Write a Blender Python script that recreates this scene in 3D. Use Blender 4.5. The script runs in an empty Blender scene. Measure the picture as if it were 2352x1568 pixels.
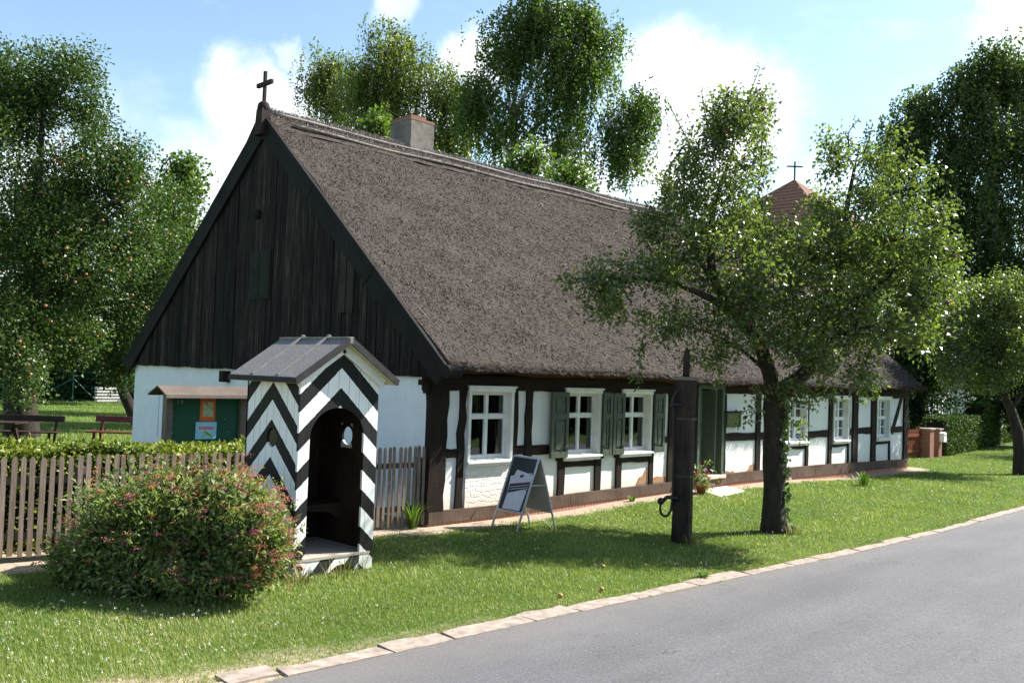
import bpy, math, random
import numpy as np
from mathutils import Vector, Matrix

SC = bpy.context.scene
COL = SC.collection
PI = math.pi
rad = math.radians
random.seed(7)

# ------------------------------------------------------------------ node helpers
class NT:
    def __init__(s, tree):
        s.t = tree; s.t.nodes.clear()
    def n(s, typ, ins=None, **props):
        nd = s.t.nodes.new(typ)
        for k, v in props.items():
            setattr(nd, k, v)
        for k, v in (ins or {}).items():
            sock = nd.inputs[k]
            if hasattr(v, 'bl_idname') and v.bl_idname.startswith('NodeSocket'):
                s.t.links.new(v, sock)
            else:
                sock.default_value = v
        return nd
    def math(s, op, a, b=0.0, c=0.0, clamp=False):
        return s.n('ShaderNodeMath', {0: a, 1: b, 2: c}, operation=op, use_clamp=clamp).outputs[0]
    def vmath(s, op, a, b=(0, 0, 0)):
        nd = s.n('ShaderNodeVectorMath', {0: a, 1: b}, operation=op)
        return nd.outputs['Value'] if op in ('DOT_PRODUCT', 'LENGTH', 'DISTANCE') else nd.outputs['Vector']
    def mix(s, f, a, b, blend='MIX'):
        nd = s.n('ShaderNodeMix', data_type='RGBA', blend_type=blend)
        for idx, v in ((0, f), (6, a), (7, b)):
            if hasattr(v, 'bl_idname') and v.bl_idname.startswith('NodeSocket'):
                s.t.links.new(v, nd.inputs[idx])
            else:
                if idx and len(v) == 3: v = (*v, 1)
                nd.inputs[idx].default_value = v
        return nd.outputs[2]
    def ramp(s, f, stops, interp='LINEAR'):
        nd = s.n('ShaderNodeValToRGB', {0: f})
        cr = nd.color_ramp; cr.interpolation = interp
        while len(cr.elements) < len(stops): cr.elements.new(0.5)
        for e, (p, c) in zip(cr.elements, stops):
            e.position = p; e.color = (*c, 1) if len(c) == 3 else c
        return nd.outputs[0]
    def coord(s, scale=(1, 1, 1), rot=(0, 0, 0), loc=(0, 0, 0), kind='Object'):
        tc = s.n('ShaderNodeTexCoord')
        return s.n('ShaderNodeMapping', {'Vector': tc.outputs[kind], 'Scale': scale, 'Rotation': rot, 'Location': loc}).outputs[0]
    def noise(s, vec, scale, detail=4, rough=.6, out=0, dist=0.):
        return s.n('ShaderNodeTexNoise', {'Vector': vec, 'Scale': scale, 'Detail': detail, 'Roughness': rough, 'Distortion': dist}).outputs[out]
    def bump(s, h, strength=.3, dist=.01, normal=None):
        ins = {'Height': h, 'Strength': strength, 'Distance': dist}
        if normal is not None: ins['Normal'] = normal
        return s.n('ShaderNodeBump', ins).outputs[0]
    def out(s, shader):
        s.n('ShaderNodeOutputMaterial', {'Surface': shader})
    def pbr(s, col, rough=.7, spec=.3, normal=None, metal=0., **kw):
        ins = {'Base Color': col if not isinstance(col, tuple) else (*col[:3], 1), 'Roughness': rough, 'Specular IOR Level': spec, 'Metallic': metal}
        if normal is not None: ins['Normal'] = normal
        ins.update(kw)
        return s.n('ShaderNodeBsdfPrincipled', ins).outputs[0]

def newmat(name):
    m = bpy.data.materials.new(name); m.use_nodes = True
    return m, NT(m.node_tree)

def solid(name, col, col2=None, rough=.7, spec=.3, scale=6, stretch=(1, 1, 1), bump=.25, bscale=60, bdist=.004, metal=0., lo=.35, hi=.65):
    m, t = newmat(name)
    v = t.coord(stretch)
    col2 = col2 or tuple(c * .7 for c in col)
    f = t.noise(v, scale, 6, .65)
    c = t.ramp(f, [(lo, col2), (hi, col)])
    nb = t.noise(v, bscale, 3, .6)
    t.out(t.pbr(c, rough, spec, t.bump(nb, bump, bdist), metal))
    return m

def attr_mat(name, stops, rough=.6, spec=.25, transl=0., tcol=(.2, .3, .03), noise_mul=None, attr='rnd'):
    m, t = newmat(name)
    a = t.n('ShaderNodeAttribute', attribute_name=attr).outputs['Fac']
    c = t.ramp(a, stops)
    if noise_mul:
        stretch, sc, lo, amt = noise_mul
        nz = t.noise(t.coord(stretch), sc, 4, .6)
        g = t.ramp(nz, [(.40, (lo, lo, lo)), (.60, (amt, amt, amt))])
        c = t.mix(1.0, c, g, 'MULTIPLY')
    sh = t.pbr(c, rough, spec)
    if transl:
        tc = t.mix(1.0, c, (*tcol, 1), 'MULTIPLY')
        tr = t.n('ShaderNodeBsdfTranslucent', {'Color': tc}).outputs[0]
        sh = t.n('ShaderNodeMixShader', {0: transl, 1: sh, 2: tr}).outputs[0]
    t.out(sh)
    return m

# ------------------------------------------------------------------ object helpers
def thing(name, label, cat, loc=(0, 0, 0), group=None):
    o = bpy.data.objects.new(name, None); COL.objects.link(o)
    o.location = loc; o.empty_display_size = .2
    o['label'] = label; o['category'] = cat
    if group: o['group'] = group
    return o
def tag(o, label, cat, group=None, kind=None):
    if label: o['label'] = label
    if cat: o['category'] = cat
    if group: o['group'] = group
    if kind: o['kind'] = kind
    return o

def wloc(p):
    v = Vector((0, 0, 0))
    while p is not None:
        v += p.location; p = p.parent
    return v

def link(name, me, mat, parent=None, loc=None):
    o = bpy.data.objects.new(name, me); COL.objects.link(o)
    if mat is not None and not me.materials:
        for m_ in (mat if isinstance(mat, (list, tuple)) else [mat]): me.materials.append(m_)
    if parent is not None: o.parent = parent
    return o

def npmesh(name, V, F, mat, parent=None, rnd=None, smooth=False, loc=None):
    """V (N,3) world coordinates, F (M,k) array; placed relative to parent / loc."""
    V = np.asarray(V, np.float32).copy(); F = np.asarray(F, np.int32)
    off = wloc(parent)
    if loc is not None: off = off + Vector(loc)
    V -= np.array(off, np.float32)
    k = F.shape[1]
    me = bpy.data.meshes.new(name)
    me.vertices.add(len(V)); me.vertices.foreach_set('co', V.ravel())
    me.loops.add(F.size); me.loops.foreach_set('vertex_index', F.ravel())
    me.polygons.add(len(F))
    me.polygons.foreach_set('loop_start', np.arange(0, F.size, k, dtype=np.int32))
    me.polygons.foreach_set('loop_total', np.full(len(F), k, np.int32))
    if smooth: me.polygons.foreach_set('use_smooth', np.ones(len(F), bool))
    me.update(calc_edges=True)
    if rnd is not None:
        a = me.attributes.new('rnd', 'FLOAT', 'FACE'); a.data.foreach_set('value', np.asarray(rnd, np.float32))
    o = link(name, me, mat, parent)
    if loc is not None: o.location = loc
    return o

class MB:
    def __init__(s): s.v = []; s.f = []; s.r = []; s.m = []
    def face(s, idx, r=0., m=0): s.f.append(tuple(idx)); s.r.append(r); s.m.append(m)
    def hexa(s, p, r=0., m=0):
        """8 points: bottom 4 ccw from above, top 4"""
        b = len(s.v); s.v += [tuple(q) for q in p]
        for q in ((3, 2, 1, 0), (4, 5, 6, 7), (0, 1, 5, 4), (1, 2, 6, 5), (2, 3, 7, 6), (3, 0, 4, 7)):
            s.face([b + i for i in q], r, m)
        return s
    def box(s, x0, x1, y0, y1, z0, z1, r=0., m=0):
        return s.hexa([(x0, y0, z0), (x1, y0, z0), (x1, y1, z0), (x0, y1, z0), (x0, y0, z1), (x1, y0, z1), (x1, y1, z1), (x0, y1, z1)], r, m)
    def bar(s, a, b, w, h, up=(0, 0, 1), r=0., m=0):
        a, b = Vector(a), Vector(b); d = (b - a).normalized(); up = Vector(up)
        side = d.cross(up).normalized() * (w / 2); u = side.cross(d).normalized() * (h / 2)
        p = [a - side - u, a + side - u, b + side - u, b - side - u, a - side + u, a + side + u, b + side + u, b - side + u]
        return s.hexa(p, r, m)
    def quad(s, a, b, c, d, r=0., m=0):
        k = len(s.v); s.v += [tuple(a), tuple(b), tuple(c), tuple(d)]; s.face((k, k + 1, k + 2, k + 3), r, m); return s
    def prism(s, poly, vec, r=0., m=0):
        k = len(s.v); n = len(poly); vec = Vector(vec)
        s.v += [tuple(Vector(p)) for p in poly] + [tuple(Vector(p) + vec) for p in poly]
        s.face(range(k, k + n), r, m); s.face(reversed(range(k + n, k + 2 * n)), r, m)
        for i in range(n):
            j = (i + 1) % n; s.face((k + i, k + n + i, k + n + j, k + j), r, m)
        return s
    def tube(s, pts, radii, n=8, caps=True, r=0., m=0):
        pts = [Vector(p) for p in pts]
        if not hasattr(radii, '__len__'): radii = [radii] * len(pts)
        b0 = len(s.v); ref = Vector((.31, .17, .94))
        for i, p in enumerate(pts):
            d = (pts[min(i + 1, len(pts) - 1)] - pts[max(i - 1, 0)]).normalized()
            a = d.cross(ref)
            if a.length < .1: a = d.cross(Vector((1, 0, 0)))
            a.normalize(); b = d.cross(a)
            for k in range(n):
                t = 2 * PI * k / n
                s.v.append(tuple(p + (a * math.cos(t) + b * math.sin(t)) * radii[i]))
        for i in range(len(pts) - 1):
            for k in range(n):
                k2 = (k + 1) % n
                s.face((b0 + i * n + k, b0 + i * n + k2, b0 + (i + 1) * n + k2, b0 + (i + 1) * n + k), r, m)
        if caps:
            s.face([b0 + k for k in reversed(range(n))], r, m)
            e = b0 + (len(pts) - 1) * n; s.face([e + k for k in range(n)], r, m)
        return s
    def lathe(s, prof, c, n=16, axis='z', r=0., m=0):
        b0 = len(s.v)
        for (rr, h) in prof:
            for k in range(n):
                t = 2 * PI * k / n
                if axis == 'z': s.v.append((c[0] + rr * math.cos(t), c[1] + rr * math.sin(t), c[2] + h))
                elif axis == 'x': s.v.append((c[0] + h, c[1] + rr * math.cos(t), c[2] + rr * math.sin(t)))
                else: s.v.append((c[0] + rr * math.cos(t), c[1] + h, c[2] + rr * math.sin(t)))
        for i in range(len(prof) - 1):
            for k in range(n):
                k2 = (k + 1) % n
                s.face((b0 + i * n + k, b0 + i * n + k2, b0 + (i + 1) * n + k2, b0 + (i + 1) * n + k), r, m)
        s.face([b0 + k for k in reversed(range(n))], r, m); e = b0 + (len(prof) - 1) * n
        s.face([e + k for k in range(n)], r, m)
        return s
    def ball(s, c, rr, n=10, m=0, sz=1.):
        prof = [(max(.02 * rr, rr * math.sin(PI * i / 7)), -rr * sz * math.cos(PI * i / 7)) for i in range(8)]
        return s.lathe(prof, c, n, m=m)
    def xf(s, fn, start=0):
        for i in range(start, len(s.v)): s.v[i] = tuple(fn(Vector(s.v[i])))
        return s
    def build(s, name, mat, parent=None, smooth=False, bevel=0., loc=None, weld=False):
        off = wloc(parent)
        if loc is not None: off = off + Vector(loc)
        me = bpy.data.meshes.new(name)
        me.from_pydata([tuple(Vector(v) - off) for v in s.v], [], s.f)
        if isinstance(mat, (list, tuple)):
            for mm in mat: me.materials.append(mm)
            me.polygons.foreach_set('material_index', np.array(s.m, np.int32))
        else: me.materials.append(mat)
        if any(s.r):
            a = me.attributes.new('rnd', 'FLOAT', 'FACE'); a.data.foreach_set('value', np.array(s.r, np.float32))
        if smooth: me.polygons.foreach_set('use_smooth', np.ones(len(s.f), bool))
        me.update(); me.validate()
        o = link(name, me, None, parent)
        if loc is not None: o.location = loc
        if bevel:
            b = o.modifiers.new('b', 'BEVEL'); b.width = bevel; b.segments = 2; b.limit_method = 'ANGLE'
        return o

def text_mesh(name, txt, size, mat, parent, M, extrude=.001):
    cu = bpy.data.curves.new(name, 'FONT'); cu.body = txt; cu.size = size; cu.extrude = extrude
    cu.align_x = 'CENTER'; cu.align_y = 'CENTER'
    tmp = bpy.data.objects.new('tmp', cu); COL.objects.link(tmp)
    dg = bpy.context.evaluated_depsgraph_get()
    me = bpy.data.meshes.new_from_object(tmp.evaluated_get(dg)); me.name = name
    bpy.data.objects.remove(tmp)
    off = wloc(parent)
    me.transform(Matrix.Translation(-off) @ M)
    me.materials.clear(); me.materials.append(mat)
    return link(name, me, None, parent)

def frame_matrix(o, ex, ey, ez):
    return Matrix(((ex[0], ey[0], ez[0], o[0]), (ex[1], ey[1], ez[1], o[1]), (ex[2], ey[2], ez[2], o[2]), (0, 0, 0, 1)))

def sstep(a, b, x):
    t = np.clip((x - a) / (b - a), 0, 1); return t * t * (3 - 2 * t)

# value noise (numpy) for irregular natural edges
_rs = np.random.RandomState(3); _G = _rs.rand(64, 64)
def vnoise(x, y):
    x = np.asarray(x, float); y = np.asarray(y, float)
    xi = np.floor(x).astype(int); yi = np.floor(y).astype(int); fx = x - xi; fy = y - yi
    fx = fx * fx * (3 - 2 * fx); fy = fy * fy * (3 - 2 * fy)
    g = lambda a, b: _G[a % 64, b % 64]
    return (g(xi, yi) * (1 - fx) + g(xi + 1, yi) * fx) * (1 - fy) + (g(xi, yi + 1) * (1 - fx) + g(xi + 1, yi + 1) * fx) * fy

# ------------------------------------------------------------------ camera, light, world
CAMF, YAW, PITCH, ROLL = 2104.42, rad(45.059), rad(2.1014), rad(2.0158)
CC = Vector((-8.8853, -10.5421, 2.3433))
fw = Vector((math.sin(YAW) * math.cos(PITCH), math.cos(YAW) * math.cos(PITCH), math.sin(PITCH)))
rt = fw.cross(Vector((0, 0, 1))).normalized(); up = rt.cross(fw)
r2 = rt * math.cos(ROLL) + up * math.sin(ROLL); u2 = up * math.cos(ROLL) - rt * math.sin(ROLL)
cd = bpy.data.cameras.new('camera'); cam = bpy.data.objects.new('camera', cd); COL.objects.link(cam)
cam.matrix_world = frame_matrix(CC, r2, u2, -fw)
cd.sensor_width = 36; cd.lens = 36 * CAMF / 2352; cd.clip_end = 3000; cd.clip_start = .1
SC.camera = cam

SUN_A, SUN_E = rad(-22), rad(44)       # azimuth from +X, elevation
sd = Vector((math.cos(SUN_E) * math.cos(SUN_A), math.cos(SUN_E) * math.sin(SUN_A), math.sin(SUN_E)))
sl = bpy.data.lights.new('sun', 'SUN'); sl.energy = 5.0; sl.angle = rad(.53); sl.color = (1, .955, .89)
so = bpy.data.objects.new('sun', sl); COL.objects.link(so)
so.rotation_euler = sd.to_track_quat('Z', 'Y').to_euler(); so.location = (20, -20, 40)

w = bpy.data.worlds.new('World'); SC.world = w; w.use_nodes = True
t = NT(w.node_tree)
sky = t.n('ShaderNodeTexSky', sky_type='NISHITA', sun_disc=False, sun_elevation=SUN_E, sun_rotation=PI / 2 - SUN_A,
          air_density=1.0, dust_density=.7, ozone_density=1.0, altitude=50)
dirv = t.n('ShaderNodeTexCoord').outputs['Generated']
# cumulus: broad blobs in fixed compass directions, broken up by fractal noise
wob = t.n('ShaderNodeTexNoise', {'Vector': dirv, 'Scale': 9., 'Detail': 8, 'Roughness': .6}).outputs['Color']
wob = t.vmath('MULTIPLY', t.vmath('SUBTRACT', wob, (.5, .5, .5)), (.13, .13, .13))
d2 = t.vmath('ADD', dirv, wob)
wisp = t.noise(t.vmath('MULTIPLY', dirv, (1, 1, 2.2)), 7., 8, .62)
dens = None
CL = [((.455, .847, .262), .058, 1.), ((.505, .83, .245), .075, 1.), ((.41, .885, .17), .06, .7), ((.475, .855, .18), .085, .95), ((.627, .702, .315), .04, .95), ((.60, .74, .26), .05, .8),
      ((.778, .546, .300), .07, 1.), ((.81, .52, .27), .085, 1.), ((.80, .55, .22), .085, .9), ((.915, .235, .345), .065, 1.), ((.93, .20, .29), .10, 1.), ((.545, .751, .385), .03, .55),
      ((.479, .817, .322), .022, .5), ((.873, .429, .19), .06, .55), ((.70, .65, .19), .085, .85), ((.30, .94, .16), .1, .7)]
for (c, r_, a_) in CL:
    c = Vector(c).normalized()
    dd = t.vmath('DISTANCE', d2, tuple(c))
    k = t.n('ShaderNodeMapRange', {0: dd, 1: r_ * 1.25, 2: r_ * .30, 3: 0., 4: a_}, interpolation_type='SMOOTHSTEP').outputs[0]
    dens = k if dens is None else t.math('MAXIMUM', dens, k)
thin = t.n('ShaderNodeMapRange', {0: wisp, 1: .52, 2: .80, 3: 0., 4: .3}).outputs[0]
dens = t.math('MAXIMUM', dens, thin, clamp=True)
shade = t.noise(t.vmath('MULTIPLY', d2, (1, 1, 1.6)), 12., 5, .55)
ccol = t.ramp(shade, [(.3, (4.6, 5.0, 5.7)), (.62, (7.2, 7.25, 7.4))])
skyc = t.mix(1.0, sky.outputs[0], (1.02, 1.06, 1.0), 'MULTIPLY')
colr = t.mix(dens, skyc, ccol)
bg = t.n('ShaderNodeBackground', {'Color': colr, 'Strength': .09})
t.n('ShaderNodeOutputWorld', {'Surface': bg.outputs[0]})
SC.view_settings.view_transform = 'Standard'; SC.view_settings.look = 'None'
SC.view_settings.exposure = 1.45; SC.view_settings.gamma = 1.0
SC.cycles.max_bounces = 6; SC.cycles.diffuse_bounces = 3; SC.cycles.transparent_max_bounces = 12
SC.cycles.sample_clamp_indirect = 3.0; SC.cycles.use_denoising = True; SC.cycles.denoiser = 'OPENIMAGEDENOISE'

# ------------------------------------------------------------------ terrain function
def gz(x, y):
    x = np.asarray(x, float); y = np.asarray(y, float)
    a = sstep(-2.8, -.1, y) * (1 - sstep(.6, 3., y))
    b = .045 + .10 * sstep(2.5, 6.5, x) * (1 - sstep(9.5, 14., x))
    b = b * sstep(-3., 0., x)
    return a * b + .018 * (vnoise(x * .7, y * .7) - .5) * sstep(-4.6, -4., y) - .03 * sstep(-5.0, -5.2, y) * 0
RX = [-30, -8, -5, -2.7, .3, 3.8, 7., 11.6, 20, 60]; RY = [-4.35, -4.40, -4.47, -4.53, -4.67, -4.86, -4.9, -4.84, -4.7, -4.5]
def road_edge(x): return np.interp(x, RX, RY)
def soil_amount(x, y):
    """bare sandy ground: strip along the plinth, garden path before the fence, worn edge by the kerb"""
    n = vnoise(x * 2.1 + 7, y * 2.1) * .6 + vnoise(x * 6.3, y * 6.3 + 3) * .4
    strip = sstep(-.62, -.2, y + (n - .5) * .5) * (1 - sstep(.2, .5, y)) * sstep(-1.2, -.2, x) * (1 - sstep(18.2, 19., x))
    fy = 1.0 - (x + 5.6) * .125
    path = sstep(-.75, -.45, y - fy + (n - .5) * .35) * (1 - sstep(.5, .9, y - fy)) * (1 - sstep(-1.2, .6, x) * 1.)
    path = np.maximum(path, sstep(.75, .3, np.hypot((x + .2) / 1.5, (y + .15) / .55) + (n - .5) * .5))
    kerb = sstep(.42 + .5 * sstep(-3.5, -6, x), .0, (y - road_edge(x) - .3) + (n - .45) * .55) * (.45 + .75 * sstep(-1.5, -4.5, x))
    return np.clip(np.maximum(np.maximum(strip, path), kerb * (.30 + .5 * sstep(-4.5, -6.5, x))), 0, 1)

# ------------------------------------------------------------------ shared materials
def grass_ground():
    m, t = newmat('grass_soil')
    v = t.coord()
    a = t.n('ShaderNodeAttribute', attribute_name='soil').outputs['Fac']
    n1 = t.noise(v, .9, 5, .6); n2 = t.noise(v, 14., 5, .7); n3 = t.noise(v, 60., 3, .6)
    g = t.ramp(n1, [(.3, (.042, .082, .014)), (.7, (.085, .14, .024))])
    g = t.mix(t.math('MULTIPLY', n2, .5), g, (.10, .13, .035))
    s = t.ramp(n2, [(.3, (.22, .165, .115)), (.7, (.42, .34, .255))])
    s = t.mix(t.ramp(n3, [(.55, (0, 0, 0)), (.75, (1, 1, 1))]), s, (.5, .44, .36))
    f = t.math('MULTIPLY', t.math('SUBTRACT', t.math('ADD', a, t.math('MULTIPLY', n2, .5)), .38), 2.6, clamp=True)
    c = t.mix(f, g, s)
    t.out(t.pbr(c, .95, .05, t.bump(t.math('ADD', n2, n3), .6, .02)))
    return m
M_GROUND = grass_ground()

def asphalt():
    m, t = newmat('old_asphalt')
    v = t.coord()
    g = t.noise(v, 160., 3, .75); g2 = t.noise(v, 420., 2, .6); l = t.noise(v, .55, 5, .6); cg = t.noise(v, 42., 4, .8)
    st = t.noise(t.coord((.25, 2.2, 1)), 1.0, 4, .55)
    c = t.ramp(g, [(.25, (.052, .052, .055)), (.5, (.102, .102, .107)), (.78, (.20, .20, .205))])
    k = t.ramp(t.math('ADD', t.math('MULTIPLY', l, .5), t.math('MULTIPLY', st, .5)), [(.35, (.80, .80, .80)), (.65, (1.12, 1.12, 1.12))])
    c = t.mix(1., c, k, 'MULTIPLY')
    c = t.mix(1., c, t.ramp(cg, [(.36, (.70, .70, .715)), (.5, (.94, .94, .96)), (.66, (1.26, 1.255, 1.25))]), 'MULTIPLY')
    yy = t.n('ShaderNodeSeparateXYZ', {0: v}).outputs[1]
    edge = t.n('ShaderNodeMapRange', {0: t.math('ADD', yy, t.math('MULTIPLY', t.noise(v, 2.4, 5, .7), 1.0)), 1: -4.9, 2: -4.25, 3: 0., 4: .30}).outputs[0]
    c = t.mix(edge, c, (.20, .17, .14))
    sp = t.noise(v, 55., 1, .5); c = t.mix(t.ramp(sp, [(.74, (0, 0, 0)), (.78, (1, 1, 1))]), c, (.30, .29, .28))
    # meandering hairline cracks
    cn = t.noise(t.coord((.35, 1.0, 1)), .9, 6, .6)
    crack = t.math('LESS_THAN', t.math('ABSOLUTE', t.math('SUBTRACT', cn, .53)), .0016)
    gate = t.math('GREATER_THAN', t.noise(v, .45, 1, .5, dist=.3), .60)
    c = t.mix(t.math('MULTIPLY', t.math('MULTIPLY', crack, gate), .8), c, (.03, .03, .03))
    t.out(t.pbr(c, .82, .35, t.bump(t.math('ADD', g, g2), .55, .006)))
    return m
M_ROAD = asphalt()
M_KERB = solid('granite_kerb', (.36, .29, .245), (.20, .165, .135), .85, .2, 9, bump=.5, bscale=90, bdist=.006)

def timber_mat(name, dark, light, rough=.75):
    m, t = newmat(name)
    v = t.coord((18, 18, 1.5)); n = t.noise(v, 2.2, 6, .7)
    v2 = t.coord((1.5, 18, 18)); nh = t.noise(v2, 2.2, 6, .7)
    big = t.noise(t.coord(), 2., 4, .6)
    c = t.ramp(t.math('ADD', t.math('MULTIPLY', n, .5), t.math('MULTIPLY', big, .5)), [(.36, dark), (.66, light)])
    t.out(t.pbr(c, rough, .12, t.bump(t.math('ADD', n, nh), .5, .008)))
    return m
M_TIMBER = timber_mat('black_brown_timber', (.007, .005, .004), (.028, .018, .013))
M_SILLBEAM = timber_mat('weathered_sill_beam', (.050, .034, .025), (.145, .100, .075))
M_BOARD = None
def gable_board_mat():
    m, t = newmat('tarred_gable_boards')
    a = t.n('ShaderNodeAttribute', attribute_name='rnd').outputs['Fac']
    v = t.coord((30, 30, .55)); n = t.noise(v, 2.4, 7, .8)
    n2 = t.noise(t.coord((9, 9, .5)), 2., 4, .6)
    c = t.ramp(n, [(.36, (.0045, .0036, .0033)), (.48, (.013, .0105, .0092)), (.57, (.036, .032, .029)), (.68, (.12, .112, .106))])
    k = t.ramp(a, [(0, (.55, .55, .58)), (.6, (1.1, 1.05, 1.)), (1, (2.1, 1.9, 1.7))])
    c = t.mix(1., c, k, 'MULTIPLY')
    k2 = t.ramp(n2, [(.35, (.6, .6, .6)), (.7, (1.5, 1.5, 1.5))]); c = t.mix(1., c, k2, 'MULTIPLY')
    t.out(t.pbr(c, .8, .08, t.bump(n, .5, .008)))
    return m
M_BOARD = gable_board_mat()
M_BARGE = timber_mat('tarred_bargeboard', (.006, .0056, .0055), (.020, .018, .017))

def plaster(name, col=(.80, .79, .76), bump=.35, stain=True):
    m, t = newmat(name)
    v = t.coord(); n = t.noise(v, 3., 5, .6); f = t.noise(v, 70., 4, .65); md = t.noise(v, 11., 4, .6)
    c = t.ramp(n, [(.3, tuple(x * .90 for x in col)), (.7, col)])
    sp_ = t.noise(v, 26., 5, .7); c = t.mix(t.math('MULTIPLY', t.math('GREATER_THAN', sp_, .70), .35), c, (.45, .40, .33))
    st_ = t.noise(t.coord((9, 9, .7)), 1.4, 4, .6); c = t.mix(t.ramp(st_, [(.55, (0, 0, 0)), (.8, (.28, .28, .28))]), c, (.50, .47, .41))
    if stain:
        z = t.n('ShaderNodeSeparateXYZ', {0: v}).outputs[2]
        d = t.n('ShaderNodeMapRange', {0: t.math('ADD', z, t.math('MULTIPLY', md, .45)), 1: .42, 2: .85, 3: .75, 4: 0.}).outputs[0]
        c = t.mix(d, c, (.66, .50, .34))
    t.out(t.pbr(c, .9, .12, t.bump(t.math('ADD', t.math('MULTIPLY', md, .8), f), bump, .012)))
    return m
M_PLASTER = plaster('lime_plaster'); M_GPLASTER = plaster('gable_plaster', (.78, .79, .80), .25, False)
def washed_brick():
    m, t = newmat('whitewashed_rubble')
    v = t.coord((1, 1, 1), (PI / 2, 0, 0))
    wv = t.vmath('ADD', v, t.vmath('MULTIPLY', t.noise(v, 5., 3, .6, out=1), (.22, .15, .0)))
    b = t.n('ShaderNodeTexBrick', {'Vector': wv, 'Color1': (1, 1, 1, 1), 'Color2': (.8, .8, .8, 1), 'Mortar': (0, 0, 0, 1), 'Scale': 1., 'Mortar Size': .012, 'Mortar Smooth': .8, 'Brick Width': .23, 'Row Height': .085}).outputs[0]
    n = t.noise(t.coord(), 22., 5, .7)
    z = t.n('ShaderNodeSeparateXYZ', {0: t.coord()}).outputs[2]
    d = t.n('ShaderNodeMapRange', {0: t.math('ADD', z, t.math('MULTIPLY', n, .3)), 1: .4, 2: .8, 3: .7, 4: 0.}).outputs[0]
    c = t.mix(d, (.80, .78, .74), (.68, .52, .36))
    t.out(t.pbr(c, .9, .1, t.bump(t.math('ADD', t.math('MULTIPLY', b, .6), t.math('MULTIPLY', n, 1.2)), .8, .022)))
    return m
M_RUBBLE = washed_brick()
def brick_mat(name, bw, rh, scale=1., rot=(PI / 2, 0, 0), c1=(.36, .13, .085), c2=(.26, .10, .07), mort=(.38, .33, .28)):
    m, t = newmat(name)
    v = t.coord((1, 1, 1), rot)
    b = t.n('ShaderNodeTexBrick', {'Vector': v, 'Color1': (*c1, 1), 'Color2': (*c2, 1), 'Mortar': (*mort, 1), 'Scale': scale, 'Mortar Size': .007, 'Brick Width': bw, 'Row Height': rh, 'Bias': 0.}, offset=.5)
    n = t.noise(t.coord(), 18., 5, .6)
    c = t.mix(t.math('MULTIPLY', n, .45), b.outputs[0], (.42, .27, .20))
    t.out(t.pbr(c, .9, .1, t.bump(t.math('ADD', t.math('MULTIPLY', b.outputs[1], -1.), n), .6, .01)))
    return m
M_PLINTH = brick_mat('plinth_brick', .085, .30)
M_BRICK = brick_mat('red_brick', .24, .08, c1=(.26, .085, .05), c2=(.18, .065, .045), mort=(.24, .20, .17))
M_WHITE = solid('white_window_paint', (.78, .775, .75), (.66, .65, .61), .5, .4, 5, bump=.15, bscale=40)
M_GREEN = solid('green_shutter_paint', (.075, .092, .064), (.044, .058, .044), .6, .3, 5, (6, 6, 1), bump=.4, bscale=50)
M_DOOR = solid('green_door_paint', (.070, .098, .068), (.046, .068, .050), .6, .3, 5, (5, 5, 1), bump=.3, bscale=50)
M_CURTAIN = solid('white_curtain', (.75, .75, .74), (.6, .6, .6), .9, .1, 3, (12, 12, .5), bump=.6, bscale=3, bdist=.05)
M_IRON = solid('black_iron', (.022, .021, .022), (.012, .012, .012), .42, .5, 20, bump=.3, bscale=60, metal=.3)
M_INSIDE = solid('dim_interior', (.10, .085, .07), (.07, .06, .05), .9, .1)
M_STONE = solid('pale_step_stone', (.62, .52, .41), (.50, .42, .33), .85, .2, 7, bump=.4, bscale=60)
M_CLAY = solid('exposed_clay', (.42, .25, .14), (.30, .17, .09), .95, .05, 12, bump=.8, bscale=35, bdist=.015)
def glass_mat():
    m, t = newmat('window_glass')
    fr = t.n('ShaderNodeFresnel', {0: 1.5}).outputs[0]
    f = t.math('ADD', t.math('MULTIPLY', fr, 1.6), .02, clamp=True)
    nb = t.bump(t.noise(t.coord(), 2.2, 2, .5), .06, .02)
    g = t.n('ShaderNodeBsdfGlossy', {'Color': (.95, .97, 1, 1), 'Roughness': .02, 'Normal': nb}).outputs[0]
    tr = t.n('ShaderNodeBsdfTransparent', {'Color': (.82, .86, .84, 1)}).outputs[0]
    t.out(t.n('ShaderNodeMixShader', {0: f, 1: tr, 2: g}).outputs[0])
    return m
M_GLASS = glass_mat()

# ------------------------------------------------------------------ setting: ground, road, kerb
def grid_sheet(name, xs, ys, mat, zfn, kind='structure', soil=False):
    X, Y = np.meshgrid(xs, ys); Z = zfn(X, Y)
    V = np.stack([X, Y, Z], -1).reshape(-1, 3); nx, ny = len(xs), len(ys)
    i = np.arange(nx * ny).reshape(ny, nx)
    F = np.stack([i[:-1, :-1], i[:-1, 1:], i[1:, 1:], i[1:, :-1]], -1).reshape(-1, 4)
    o = npmesh(name, V, F, mat, smooth=True); o['kind'] = kind
    if soil:
        a = o.data.attributes.new('soil', 'FLOAT', 'POINT'); a.data.foreach_set('value', soil_amount(V[:, 0], V[:, 1]).astype(np.float32))
    return o
xs = np.concatenate([[-260, -120, -60, -30, -18], np.arange(-12, 24, .12), np.arange(24, 44, 1.), [50, 70, 110, 180, 320]])
ys = np.concatenate([[-260, -120, -60, -30, -18, -12, -9.9, -8, -6.5, -5.4], np.arange(-5.0, 1.6, .1), np.arange(1.6, 12, .8), [14, 18, 24, 30, 40, 50, 70, 110, 180, 320]])
grid_sheet('ground', xs, ys, M_GROUND, gz, soil=True)
rx = np.concatenate([[-200, -80, -40, -20], np.arange(-12, 30, .5), [35, 45, 60, 90, 160, 300]])
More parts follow.
